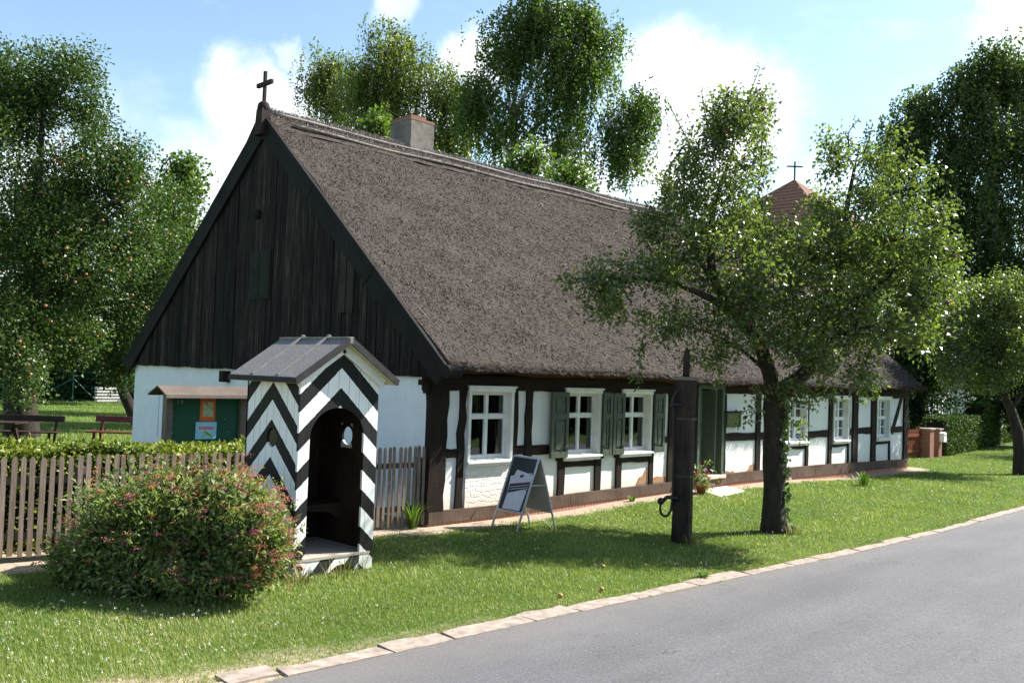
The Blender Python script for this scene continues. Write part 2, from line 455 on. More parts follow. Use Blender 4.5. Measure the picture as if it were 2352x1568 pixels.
re_ = road_edge(rx) + .012 * (vnoise(rx * 3, rx * 0) - .5)
V = []; F = []
for k in range(len(rx)):
    for j, yy in enumerate((re_[k], re_[k] - 1.6, re_[k] - 3.2, re_[k] - 5.6)):
        V.append((rx[k], yy, .014 + (.02 if j in (1, 2) else 0)))
for k in range(len(rx) - 1):
    for j in range(3):
        a = k * 4 + j; F.append((a, a + 1, a + 5, a + 4))
npmesh('road', V, F, M_ROAD, smooth=True)['kind'] = 'structure'
# flush granite kerb: one run of slabs with open joints
mb = MB(); x = -11.; rs = random.Random(11)
while x < 42:
    L = rs.uniform(.62, 1.15) if x > -5.2 else rs.uniform(.18, .5)
    wd = rs.uniform(.17, .27) if x < 4 else rs.uniform(.12, .20)
    y0 = float(road_edge(x)) + .012; y1 = float(road_edge(x + L)) + .012
    if x < -5.2: wd *= rs.uniform(.5, 1.2); y0 += rs.uniform(0, .12); y1 = y0 + rs.uniform(-.03, .03)
    g_ = .014; zt = .0155 + rs.uniform(-.004, .003); j = lambda: rs.uniform(-.030, .030)
    if not (x < -5.2 and rs.random() < .35):
        n = 5; top = []
        for q in range(n): top.append((x + g_ + (L - 2 * g_) * q / (n - 1), y0 + (y1 - y0) * q / (n - 1) + j() * .3))
        bot = [(p[0] + j(), p[1] + wd + j()) for p in top]
        for q in range(n - 1):
            a, b, c, d = top[q], top[q + 1], bot[q + 1], bot[q]
            mb.hexa([(a[0], a[1], -.08), (b[0], b[1], -.08), (c[0], c[1], -.08), (d[0], d[1], -.08),
                     (a[0], a[1], zt), (b[0], b[1], zt), (c[0], c[1], zt + .004), (d[0], d[1], zt + .004)])
    x += L
kerb = mb.build('kerb', M_KERB); kerb['kind'] = 'structure'

# ------------------------------------------------------------------ HOUSE
H = thing('thatched_house', 'long half-timbered house with white panels, brown thatched roof and black boarded gable', 'house', (9, 5, 0))
HL = 17.82; HW = 10.6
WIN = [(.74, 1.73, .895, 2.15, 'big'), (3.0, 3.97, .90, 2.15, 'big'), (4.565, 5.505, .90, 2.15, 'big'),
       (10.86, 11.76, .92, 2.12, 'small'), (13.15, 14.01, .905, 2.11, 'small'), (15.71, 16.57, .905, 2.11, 'small')]
DX0, DX1, DZ0, DZ1 = 7.07, 8.07, .40, 2.20
# front plaster wall as a sheet with openings and reveals
def holed_wall(X0, X1, Z0, Z1, holes, y0, y1):
    xsn = sorted({X0, X1, *[h[0] for h in holes], *[h[1] for h in holes]}); zsn = sorted({Z0, Z1, *[h[2] for h in holes], *[h[3] for h in holes]})
    mb = MB()
    for i in range(len(xsn) - 1):
        for k in range(len(zsn) - 1):
            a, b, c, d = xsn[i], xsn[i + 1], zsn[k], zsn[k + 1]
            if any(h[0] < (a + b) / 2 < h[1] and h[2] < (c + d) / 2 < h[3] for h in holes): continue
            mb.quad((a, y0, c), (b, y0, c), (b, y0, d), (a, y0, d)); mb.quad((b, y1, c), (a, y1, c), (a, y1, d), (b, y1, d))
    for (a, b, c, d) in holes:
        mb.quad((a, y0, c), (b, y0, c), (b, y1, c), (a, y1, c)); mb.quad((a, y0, d), (a, y1, d), (b, y1, d), (b, y0, d))
        mb.quad((a, y0, c), (a, y1, c), (a, y1, d), (a, y0, d)); mb.quad((b, y0, c), (b, y0, d), (b, y1, d), (b, y1, c))
    return mb
holes = [(a + .04, b - .04, c + .03, d - .05) for a, b, c, d, _ in WIN] + [(DX0 + .06, DX1 - .06, DZ0, DZ1)]
holed_wall(.02, HL - .02, .1, 2.3, holes, .012, .26).build('wall', M_PLASTER, H)
mb = MB(); mb.box(.752, 1.715, -.012, .005, .26, .885); mb.build('wall_panel', M_RUBBLE, H)
mb = MB(); mb.box(-.0, .24, .05, HW, .1, 2.3); o = mb.build('wall', M_GPLASTER, H)
mb = MB(); mb.box(HL - .24, HL - .004, .06, HW, .1, 2.3); mb.box(.25, HL - .25, HW - .24, HW, .1, 2.3); mb.build('wall', M_PLASTER, H)
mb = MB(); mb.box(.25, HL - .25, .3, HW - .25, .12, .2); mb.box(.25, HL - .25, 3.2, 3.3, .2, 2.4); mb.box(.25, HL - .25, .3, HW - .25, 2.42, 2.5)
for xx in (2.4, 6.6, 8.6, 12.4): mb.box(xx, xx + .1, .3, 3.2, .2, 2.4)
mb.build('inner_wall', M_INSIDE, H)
# walled-up niche on the gable wall (faint recess outline)
mb = MB(); mb.box(-.022, -.002, 9.25, 9.32, .7, 1.72); mb.box(-.03, -.002, 9.25, 10.0, 1.72, 1.76); mb.build('blind_window', M_GPLASTER, H)
# plinth
def sb_top(x): return float(np.interp(x, [0, 1.35, 3.4, 5.9, 8.8, 12.5, 15, 17.8], [.27, .265, .33, .35, .42, .42, .38, .35]))
def sb_bot(x): return float(np.interp(x, [0, 1.35, 3.4, 5.9, 8.8, 12.5, 15, 17.8], [.085, .09, .15, .17, .225, .16, .15, .15]))
mb = MB(); px = np.arange(0, HL + .01, HL / 24)
for a, b in zip(px[:-1], px[1:]):
    mb.hexa([(a, -.035, -.2), (b, -.035, -.2), (b, .2, -.2), (a, .2, -.2), (a, -.035, sb_bot(a) - .004), (b, -.035, sb_bot(b) - .004), (b, .2, sb_bot(b) - .004), (a, .2, sb_bot(a) - .004)])
mb.build('plinth', M_PLINTH, H)
mb = MB(); mb.box(-.04, .1, .21, HW, -.2, .1); mb.build('plinth', M_PLINTH, H)
# timber frame: every member hewn, slightly wavy
rj = random.Random(5)
def member(name, a, b, w0, w1, y0=-.03, y1=.1, jit=.014, mat=None, label=None, up=None):
    """hewn beam between (x,z) points a and b, half-widths from w0 to w1 measured across"""
    a = Vector((a[0], 0, a[1])); b = Vector((b[0], 0, b[1])); d = b - a; n = max(2, int(d.length / .22)); d.normalize()
    sde = Vector((-d.z, 0, d.x)); mb = MB(); rows = []
    yo = y0 + rj.uniform(-.008, .006)
    for i in range(n + 1):
        f = i / n; p = a.lerp(b, f); ww = w0 + (w1 - w0) * f
        l = ww + rj.uniform(-jit, jit); r = ww + rj.uniform(-jit, jit)
        rows.append([p + sde * l + Vector((0, yo + rj.uniform(0, .006), 0)), p - sde * r + Vector((0, yo + rj.uniform(0, .006), 0)), p - sde * r + Vector((0, y1, 0)), p + sde * l + Vector((0, y1, 0))])
    for r_ in rows: mb.v += [tuple(q) for q in r_]
    for i in range(n):
        for k in range(4):
            k2 = (k + 1) % 4; mb.face((4 * i + k, 4 * i + k2, 4 * i + 4 + k2, 4 * i + 4 + k))
    mb.face((0, 3, 2, 1)); e = 4 * n; mb.face((e, e + 1, e + 2, e + 3))
    o = mb.build(name, mat or M_TIMBER, H)
    if label: o['label'] = label
    return o
def post(x0, x1, z0=None, z1=2.10, name='timber_post', x0b=None, x1b=None, **k):
    x0b = x0 if x0b is None else x0b; x1b = x1 if x1b is None else x1b
    z0 = sb_top((x0 + x1) / 2) if z0 is None else z0
    return member(name, ((x0b + x1b) / 2, z0), ((x0 + x1) / 2, z1), (x1b - x0b) / 2, (x1 - x0) / 2, **k)
def rail(x0, x1, z0, z1, name='timber_rail', **k): return member(name, (x0, (z0 + z1) / 2), (x1, (z0 + z1) / 2), (z1 - z0) / 2, (z1 - z0) / 2, y0=-.018, **k)
post(-.03, .32, y0=-.06, y1=.075, x0b=-.03, x1b=.28, jit=.016)
post(.57, .72, x0b=.55, x1b=.69, jit=.022); post(1.74, 1.85); post(2.05, 2.20)
post(2.90, 3.05, z1=.90); post(3.88, 4.03, z1=.90); post(3.98, 4.10, z0=.9); post(2.84, 2.98, z0=.9)
post(4.48, 4.63, z1=.90); post(4.44, 4.55, z0=.9); post(5.50, 5.63); post(6.10, 6.34); post(6.86, 7.045)
post(8.095, 8.17, z0=.42); post(9.44, 9.63); post(10.66, 10.84); post(11.77, 11.88); post(12.94, 13.12); post(14.03, 14.09)
post(14.28, 14.58); post(15.42, 15.70); post(16.58, 16.65); post(17.56, 17.84, y0=-.045)
member('timber_brace', (16.80, 1.10), (17.42, 2.08), .07, .07, y0=-.022)
for a, b, c, d in ((.32, .56, 1.06, 1.19), (1.85, 2.05, 1.05, 1.19), (2.2, 2.84, 1.04, 1.19), (3.05, 3.88, .79, .885), (4.63, 5.46, .79, .885), (5.61, 6.1, 1.13, 1.25),
                   (6.34, 6.86, 1.12, 1.26), (8.17, 9.44, 1.10, 1.27), (9.63, 10.66, 1.10, 1.27), (10.84, 11.77, .84, .905), (11.88, 12.94, 1.08, 1.25),
                   (13.12, 14.03, .82, .89), (14.09, 14.28, 1.1, 1.27), (14.58, 15.42, 1.12, 1.29), (15.7, 16.58, .82, .89), (16.65, 17.56, 1.12, 1.28)):
    rail(a, b, c, d)
member('top_plate', (-.02, 2.2), (7.04, 2.225), .125, .125, y0=-.035, y1=.2); member('top_plate', (8.1, 2.225), (HL, 2.18), .105, .11, y0=-.035, y1=.2)
member('timber_rail', (7.04, 2.31), (8.1, 2.31), .10, .10, y0=-.03, y1=.2)
for a, b in ((0, 3.2), (3.2, 6.4), (6.4, 9.0), (9.0, 12.2), (12.2, 15.4), (15.4, 17.82)):
    p = np.linspace(a + .004, b - .004, 8); mb = MB()
    for x0, x1 in zip(p[:-1], p[1:]):
        mb.hexa([(x0, -.055, sb_bot(x0)), (x1, -.055, sb_bot(x1)), (x1, .11, sb_bot(x1)), (x0, .11, sb_bot(x0)), (x0, -.05, sb_top(x0)), (x1, -.05, sb_top(x1)), (x1, .11, sb_top(x1)), (x0, .11, sb_top(x0))])
    mb.build('sill_beam', M_SILLBEAM, H)
mb = MB(); mb.bar((-.19, .03, 2.19), (-.02, .03, 2.19), .10, .085); mb.bar((-.09, .03, 2.085), (-.02, .03, 2.085), .11, .12); mb.build('beam_end', M_TIMBER, H)
mb = MB(); mb.bar((-.16, 6.2, 2.12), (-.0, 6.2, 2.12), .16, .22); mb.build('beam_end', M_TIMBER, H)
# lost plaster
def patch(pts, y=.004):
    mb = MB(); mb.prism([(x, y, z) for x, z in pts], (0, .02, 0)); mb.build('bare_clay_patch', M_CLAY, H)
patch([(5.12, .36), (5.46, .37), (5.46, .66), (5.40, .63), (5.34, .53), (5.22, .49), (5.17, .42)])
patch([(5.61, .36), (6.1, .37), (6.1, .44), (6.0, .48), (5.9, .47), (5.78, .49), (5.66, .46)])
patch([(8.18, .42), (8.6, .43), (8.56, .46), (8.42, .44), (8.3, .47), (8.2, .46)])
patch([(9.12, .43), (9.43, .44), (9.43, .56), (9.33, .57), (9.24, .54), (9.18, .47)])

# windows
def window(x0, x1, z0, z1, kind, curtain=False, notice=False):
    big = kind == 'big'; cw = .056; mb = MB(); mx = (x0 + x1) / 2
    yf = -.055
    mb.box(x0, x0 + cw, yf, .02, z0 + .05, z1 - .085); mb.box(x1 - cw, x1, yf, .02, z0 + .05, z1 - .085)
    mb.box(x0 - .012, x1 + .012, yf - .01, .02, z1 - .085, z1 - .022); mb.box(x0 - .03, x1 + .03, yf - .035, .02, z1 - .02, z1 + .012)
    mb.box(x0 - .006, x1 + .006, yf - .004, .02, z0, z0 + .05)
    # jamb linings back to the sash
    mb.box(x0 + cw - .03, x0 + cw, .022, .13, z0 + .06, z1 - .085); mb.box(x1 - cw, x1 - cw + .03, .022, .13, z0 + .06, z1 - .085)
    mb.box(x0 + cw, x1 - cw, .022, .13, z1 - .094, z1 - .085)
    wn = mb.build('window', M_WHITE, H, bevel=.004)
    s = MB(); s.hexa([(x0 - .015, yf - .05, z0 + .052), (x1 + .015, yf - .05, z0 + .052), (x1 - cw, .1, z0 + .06), (x0 + cw, .1, z0 + .06),
                      (x0 - .015, yf - .05, z0 + .082), (x1 + .015, yf - .05, z0 + .082), (x1 - cw, .1, z0 + .125), (x0 + cw, .1, z0 + .125)])
    s.build('window_sill', M_WHITE, wn, bevel=.004)
    a, b, c, d = x0 + cw, x1 - cw, z0 + .118, z1 - .095; ya, yb = .075 if big else .05, .12
    zt = c + (d - c) * (.635 if big else .515)
    st = .036 if big else .036; f = MB()
    f.box(a, a + st, ya, yb, c, d); f.box(b - st, b, ya, yb, c, d); f.box(a + st, b - st, ya, yb, c, c + .048); f.box(a + st, b - st, ya, yb, d - .034, d)
    f.box(mx - .030, mx + .030, ya - .006, yb, c + .048, d - .034)
    f.box(a + st, mx - .030, ya - .012, yb, zt - .036, zt + .036); f.box(mx + .030, b - st, ya - .012, yb, zt - .036, zt + .036)
    # inner casement rebates
    for (u, v_) in ((a + st, mx - .030), (mx + .030, b - st)):
        for (lo, hi) in ((c + .048, zt - .036), (zt + .036, d - .034)):
            q = .009
            f.box(u, u + q, ya + .012, yb - .01, lo, hi); f.box(v_ - q, v_, ya + .012, yb - .01, lo, hi)
            f.box(u + q, v_ - q, ya + .012, yb - .01, lo, lo + q); f.box(u + q, v_ - q, ya + .012, yb - .01, hi - q, hi)
            if not big: f.box(u + q, v_ - q, ya + .015, yb - .012, (lo + hi) / 2 - .011, (lo + hi) / 2 + .011)
    f.build('sash', M_WHITE, wn, bevel=.003)
    g = MB(); g.box(a + st * .5, b - st * .5, .098, .102, c + .03, d - .03); g.build('pane', M_GLASS, wn)
    if curtain:
        k = MB()
        for (u, v_) in ((a + .19, a + .33), (b - .10, b + .09)) if curtain == 1 else ((a + .20, a + .32), (b - .14, b + .08)):
            n = 12
            for i in range(n):
                xa, xb = u + (v_ - u) * i / n, u + (v_ - u) * (i + 1) / n
                y_a, y_b = .160 + .018 * math.sin(i * 1.9), .160 + .018 * math.sin((i + 1) * 1.9)
                k.quad((xa, y_a, c - .05), (xb, y_b, c - .05), (xb, y_b, d + .05), (xa, y_a, d + .05))
        k.build('curtain', M_CURTAIN, wn, smooth=True)
        h = MB(); h.bar((a + .21, .06, c + .42), (a + .21, .03, c + .42), .015, .05); h.build('window_catch', M_IRON, wn)
    if notice:
        k = MB(); k.box(mx + .06, b - st - .03, .06, .064, c + .085, c + .30); o = k.build('notice', M_PAPER, wn)
        k = MB(); k.box(mx + .07, b - st - .04, .0555, .0585, c + .095, c + .16); k.build('notice_band', M_BLUE, wn)
M_PAPER = solid('white_paper', (.78, .78, .80), (.72, .72, .75), .7, .2, 4, bump=.05)
M_BLUE = solid('violet_print', (.10, .07, .30), (.08, .06, .25), .7, .2, 4, bump=.05)
for i, wdef in enumerate(WIN): window(*wdef, curtain=(1 if i == 1 else 2 if i == 2 else 0), notice=(i == 3))

# shutters
def shutter(x0, x1, z0=.965, z1=2.085, lean=0.):
    y1, y0 = -.06, -.105; mb = MB(); w_ = .075; zm = z0 + (z1 - z0) * .58
    mb.box(x0, x0 + w_, y0, y1, z0, z1); mb.box(x1 - w_, x1, y0, y1, z0, z1)
    mb.box(x0 + w_, x1 - w_, y0, y1, z0, z0 + .10); mb.box(x0 + w_, x1 - w_, y0, y1, z1 - .09, z1); mb.box(x0 + w_, x1 - w_, y0, y1, zm, zm + .10)
    for lo, hi in ((z0 + .10, zm), (zm + .10, z1 - .09)):
        mb.box(x0 + w_, x1 - w_, y0 + .02, y1 - .003, lo, hi)
        mb.box(x0 + w_ + .035, x1 - w_ - .035, y0 + .008, y0 + .02, lo + .035, hi - .035)
    o = mb.build('shutter', M_GREEN, H, bevel=.004)
    for z in (z0 + .16, z1 - .16):
        hb = MB(); hb.box(x0 + .01 if lean else x1 - .13, x0 + .13 if lean else x1 - .01, y0 - .012, y0 - .002, z - .012, z + .012); hb.build('hinge', M_IRON, o)
    return o
shutter(2.60, 3.035); shutter(3.975, 4.235, lean=1); shutter(4.262, 4.60); shutter(5.53, 5.86, lean=1)

# doorway
mb = MB()
mb.box(DX0, DX0 + .09, -.05, .1, .42, DZ1); mb.box(DX1 - .09, DX1, -.05, .1, .42, DZ1); mb.box(DX0, DX1, -.052, .1, DZ1 + .002, DZ1 + .12)
mb.box(DX0 - .02, DX0 + .10, -.07, -.052, .42, .66); mb.box(DX1 - .10, DX1 + .02, -.07, -.052, .42, .46)
mb.build('door_frame', M_DOOR, H, bevel=.005)
def leaf(hx, ang, wd, sgn):
    mb = MB(); z0, z1 = .43, DZ1 - .03; n = 16
    mb.box(0, .07, 0, .045, z0, z1); mb.box(wd - .07, wd, 0, .045, z0, z1); mb.box(.07, wd - .07, 0, .045, z0, z0 + .12); mb.box(.07, wd - .07, 0, .045, z0 + .34, z0 + .42); mb.box(.07, wd - .07, 0, .045, z1 - .09, z1)
    mb.box(.07, wd - .07, .012, .04, z0 + .12, z0 + .34)
    lo, hi = z0 + .42, z1 - .09; a, b = .07, wd - .07; sl = 1.25
    zz = lo - (b - a) * sl
    while zz < hi:   # diagonal planks clipped to the panel
        pts = []
        for (x, z) in ((a, zz + (b - a) * sl), (b, zz), (b, zz + .095), (a, zz + .095 + (b - a) * sl)): pts.append((x, min(max(z, lo), hi)))
        if max(p[1] for p in pts) - min(p[1] for p in pts) > .01: mb.prism([(x, .010 + .004 * (int(zz * 50) % 2), z) for x, z in pts], (0, .02, 0))
        zz += .10
    mb.box(a, b, .034, .042, lo, hi)
    c, s_ = math.cos(ang), math.sin(ang)
    mb.xf(lambda v: Vector((hx + sgn * (v.x * c) + v.y * s_ * sgn * -1, .12 + v.y * c + v.x * s_, v.z)))
    o = mb.build('door', M_DOOR, H)
    h = MB(); h.bar((wd - .05, -.03, 1.35), (wd - .05, -.03, 1.47), .02, .02); h.bar((wd - .05, 0, 1.41), (wd - .05, -.03, 1.41), .02, .02)
    h.xf(lambda v: Vector((hx + sgn * (v.x * c) + v.y * s_ * sgn * -1, .12 + v.y * c + v.x * s_, v.z)))
    h.build('door_handle', M_IRON, o)
leaf(DX0 + .09, rad(12), .48, 1); leaf(DX1 - .09, rad(62), .40, -1)
mb = MB(); mb.box(DX0 - .01, DX1 + .01, -.12, .3, .345, .415); mb.build('door_sill', M_STONE, H, bevel=.008)

# ------------------------------------------------------------------ thatched roof
RY_, RZ_ = 5.15, 7.16; EY, EZ = -.50, 2.42; X0, X1 = -.07, 18.02
BY, BZ = 10.95, 2.36
SLp = math.hypot(RY_ - EY, RZ_ - EZ)
nrm = Vector((0, -(RZ_ - EZ) / SLp, (RY_ - EY) / SLp)); dwn = Vector((0, -(RY_ - EY) / SLp, -(RZ_ - EZ) / SLp))
def thatch_base():
    m, t = newmat('thatch')
    v = t.coord((9, 1.6, 1.6)); n = t.noise(v, 1.4, 6, .7); f = t.noise(t.coord((60, 8, 8)), 1.5, 4, .7)
    c = t.ramp(t.math('ADD', t.math('MULTIPLY', n, .5), t.math('MULTIPLY', f, .5)), [(.3, (.045, .037, .031)), (.7, (.098, .082, .070))])
    t.out(t.pbr(c, .95, .08, t.bump(f, .8, .03)))
    return m
M_THATCH = thatch_base()
M_REED = attr_mat('reed_ends', [(0, (.026, .021, .018)), (.45, (.056, .047, .041)), (.8, (.102, .087, .077)), (.965, (.20, .17, .15)), (1, (.45, .38, .31))], .8, .15, noise_mul=((4.5, .40, .40), 1.5, .62, 1.30))
M_REEDGREY = attr_mat('ridge_reed', [(0, (.12, .105, .098)), (.5, (.25, .22, .21)), (1, (.42, .37, .35))], .8, .15)
M_EAVECUT = solid('cut_reed_eave', (.095, .045, .024), (.045, .024, .015), .95, .05, 8, (1, 6, 6), bump=.8, bscale=70, bdist=.02)
def slope_pt(x, s):     # s = 0 ridge .. 1 eave on the street slope
    y = RY_ + (EY - RY_) * s; z = RZ_ + (EZ - RZ_) * s
    bmp = .05 * (vnoise(x * .8 + 3, s * 6) - .5) + .03 * (vnoise(x * 2.3, s * 14) - .5)
    rnd_end = -.10 * sstep(.35, 0, X1 - x) * 1.0 - .16 * sstep(.93, 1.04, s) * 0
    h = bmp + rnd_end + .04 * np.sin(x * .33 + 1) * s
    return y + nrm.y * h, z + nrm.z * h
nx, nsl = 150, 60
gx = np.linspace(X0, X1, nx); gs = np.linspace(0, 1, nsl)
XX, S_ = np.meshgrid(gx, gs); YY, ZZ = slope_pt(XX, S_)
V = [np.stack([XX, YY, ZZ], -1).reshape(-1, 3)]
idx = np.arange(nx * nsl).reshape(nsl, nx)
F = [np.stack([idx[:-1, :-1], idx[1:, :-1], idx[1:, 1:], idx[:-1, 1:]], -1).reshape(-1, 4)]
base = nx * nsl
def strip(rowA, rowB_pts):
    global base
    V.append(rowB_pts); ib = np.arange(base, base + len(rowB_pts)); base += len(rowB_pts)
    F.append(np.stack([rowA[:-1], ib[:-1], ib[1:], rowA[1:]], -1)); return ib
wig = .025 * (vnoise(gx * 1.7, gx * 0 + 9) - .5)
V1 = np.stack([gx, YY[-1] + .13, ZZ[-1] - .10 + wig], -1)
V2 = np.stack([gx, YY[-1] + .42, ZZ[-1] - .04 + wig * 0 + .06], -1)
V3 = np.stack([gx, np.full(nx, RY_ - .4), np.full(nx, RZ_ - .55)], -1)
i1 = strip(idx[-1], V1); i2 = strip(i1, V2); i3 = strip(i2, V3)
# rear slope
V4 = np.stack([gx, np.full(nx, BY), np.full(nx, BZ)], -1); V5 = np.stack([gx, np.full(nx, BY - .25), np.full(nx, BZ - .12)], -1)
i4 = np.arange(base, base + nx); V.append(V4); base += nx; F.append(np.stack([idx[0][1:], i4[1:], i4[:-1], idx[0][:-1]], -1))
i5 = strip(i4, V5); 
F.append(np.stack([i5[:-1], i3[:-1], i3[1:], i5[1:]], -1))
# end caps of the thatch (thickness seen from the gables)
VV = np.concatenate(V); FF = np.concatenate(F)
def endcap(k):
    r = []
    for j in range(nsl - 1): r.append((idx[j, k], idx[j + 1, k]))
    inner = i3[k]; q = []
    for a, b in r: q.append((inner, a, b, b))
    return q
tris = [(a, b, c) for k in (0, nx - 1) for a, b, c, _ in endcap(k)] + [(i3[k], idx[-1, k], i1[k]) for k in (0, nx - 1)] + [(i3[k], i1[k], i2[k]) for k in (0, nx - 1)] + [(i3[k], idx[0, k], i4[k]) for k in (0, nx - 1)] + [(i3[k], i4[k], i5[k]) for k in (0, nx - 1)]
roof = npmesh('roof', VV, FF, M_THATCH, H, smooth=False)
npmesh('thatch_verge', VV, np.array(tris), M_THATCH, roof)
eb = np.arange(nx - 1)
mbv = np.concatenate([np.stack([gx, YY[-1] + .002, ZZ[-1] - .012], -1), np.stack([gx, YY[-1] + .125, ZZ[-1] - .115 + wig], -1), np.stack([gx, YY[-1] + .40, ZZ[-1] - .02], -1)])
npmesh('cut_eave', mbv, np.concatenate([np.stack([eb, nx + eb, nx + eb + 1, eb + 1], -1), np.stack([nx + eb, 2 * nx + eb, 2 * nx + eb + 1, nx + eb + 1], -1)]), M_EAVECUT, roof)
def reeds(name, n, xr, sr, lmin, lmax, wd, lift, mat, seed, sp=0., col=(0, 1), fn=None, updir=False):
    r = np.random.RandomState(seed)
    x = r.uniform(*xr, n); s = r.uniform(*sr, n)
    y, z = slope_pt(x, s); P = np.stack([x, y, z], -1)
    D = np.array(dwn)[None] * (-1 if updir else 1); N = np.array(nrm)[None]; T = np.array([[1., 0, 0]])
    L = r.uniform(lmin, lmax, n)[:, None]; li = np.abs(r.normal(lift, lift * .5, n))[:, None]; la = r.normal(sp, .26, n)[:, None]
    d = D + N * li + T * la; d /= np.linalg.norm(d, axis=1)[:, None]
    sd_ = np.cross(d, N); sd_ /= np.linalg.norm(sd_, axis=1)[:, None]
    tw = r.normal(0, .50, n)[:, None]; sd_ = sd_ * np.cos(tw) + np.cross(d, sd_) * np.sin(tw)
    W = (wd * r.uniform(.6, 1.4, n))[:, None]
    B = P - N * .012 - d * .02
    Vv = np.concatenate([B - sd_ * W, B + sd_ * W, B + d * L + sd_ * W * .8, B + d * L - sd_ * W * .8], 1).reshape(-1, 3)
    Ff = np.arange(4 * n).reshape(-1, 4)
    rn = np.clip(r.beta(1.6, 2.2, n), 0, 1); rn = np.where(r.rand(n) < .004, 1., rn * .93)
    return npmesh(name, Vv, Ff, mat, roof, rnd=col[0] + rn * (col[1] - col[0]))
o = reeds('reed_ends', 460000, (X0, X1), (.05, 1.008), .04, .115, .0040, .27, M_REED, 1); o['kind'] = 'stuff'
o = reeds('loose_straw', 40, (0, 16), (.05, .97), .25, .7, .005, .06, M_REED, 8, col=(.97, 1.)); o['kind'] = 'stuff'
# ridge roll with bristling reed comb and two ridge poles
mb = MB(); n = 90; xsr = np.linspace(X0 - .02, X1, n)
prof = [(-.44, -.345), (-.30, -.19), (-.10, .020), (.02, .045), (.14, .0), (.34, -.17), (.62, -.47)]
for i, xx in enumerate(xsr):
    for (py, pz) in prof: mb.v.append((xx, RY_ + py + rj.uniform(-.012, .012), RZ_ + pz + rj.uniform(-.012, .012)))
k = len(prof)
for i in range(n - 1):
    for j in range(k - 1): mb.face((i * k + j, i * k + j + 1, (i + 1) * k + j + 1, (i + 1) * k + j))
rc = mb.build('ridge_cap', M_THATCH, roof, smooth=True)
r = np.random.RandomState(4); n = 26000
x = r.uniform(X0, X1, n); side = np.where(r.rand(n) < .8, r.uniform(-.14, .16, n), r.uniform(-.42, -.14, n))
P = np.stack([x, RY_ + side, RZ_ + np.where(side < 0, side * .62, -side * .6) + .06], -1)
d = np.stack([r.normal(0, .35, n), r.normal(-.12, .4, n) + side * 1.1, r.uniform(.35, 1., n) - np.clip(-side, 0, 1) * 1.4], -1); d /= np.linalg.norm(d, axis=1)[:, None]
sd_ = np.cross(d, r.normal(0, 1, (n, 3))); sd_ /= np.linalg.norm(sd_, axis=1)[:, None]; W = .0055
L = (r.uniform(.05, .13, n) * np.where(side < -.14, .6, 1.))[:, None]
Vv = np.concatenate([P - sd_ * W, P + sd_ * W, P + d * L + sd_ * W * .6, P + d * L - sd_ * W * .6], 1).reshape(-1, 3)
npmesh('ridge_comb', Vv, np.arange(4 * n).reshape(-1, 4), M_REEDGREY, roof, rnd=r.beta(2, 2, n))['kind'] = 'stuff'
M_POLE = timber_mat('grey_pole', (.14, .125, .11), (.27, .245, .22))
for (py, pz, x0) in ((-.18, -.015, .05), (-.35, -.205, .35)):
    mb = MB(); pts = [(xx, RY_ + py + .015 * math.sin(xx * 2.1 + py * 9), RZ_ + pz + .015 * math.sin(xx * 1.7)) for xx in np.linspace(x0, X1 - .05, 60)]
    mb.tube(pts, .030, 7); mb.build('ridge_pole', M_POLE, roof, smooth=True)

# gable boarding: planks with individual tone and depth
APY, APZ = 5.05, 6.98
mb = MB(); y = -.12; rb = random.Random(21)
def verge_z(y): return 2.30 + (APZ - 2.30) * ((y + .30) / (APY + .30)) if y < APY else APZ - (APZ - 2.22) * ((y - APY) / (10.78 - APY))
while y < 10.62:
    wd = rb.uniform(.13, .21); a, b = y, min(y + wd - .008, 10.7)
    f = -.085 + rb.uniform(-.012, .012); z0 = 2.275 + rb.uniform(-.012, .008)
    za, zb = verge_z(a) + .02, verge_z(b) + .02
    if APY > a and APY < b: za = zb = min(za, zb)
    if min(za, zb) > z0 + .03:
        mb.hexa([(f, a, z0), (-.03, a, z0), (-.03, b, z0), (f, b, z0), (f, a, za), (-.03, a, za), (-.03, b, zb), (f, b, zb)], r=rb.betavariate(1.5, 2.5) + .001)
    y += wd
mb.build('gable_boarding', M_BOARD, H)
mb = MB(); mb.prism([(-.03, -.3, 2.28), (-.03, 10.78, 2.28), (-.03, APY, APZ)], (.04, 0, 0)); mb.build('gable_backing', M_BOARD, H)
M_BROWNPLANK = timber_mat('brown_plank', (.016, .013, .010), (.045, .036, .027))
for a in (1.95, 2.17):
    mb = MB(); mb.hexa([(-.112, a, 3.28), (-.09, a, 3.28), (-.09, a + .19, 3.28), (-.112, a + .19, 3.28), (-.112, a, verge_z(a) - .1), (-.09, a, verge_z(a) - .1), (-.09, a + .19, verge_z(a + .19) - .1), (-.112, a + .19, verge_z(a + .19) - .1)])
    mb.build('gable_plank', M_BROWNPLANK, H)
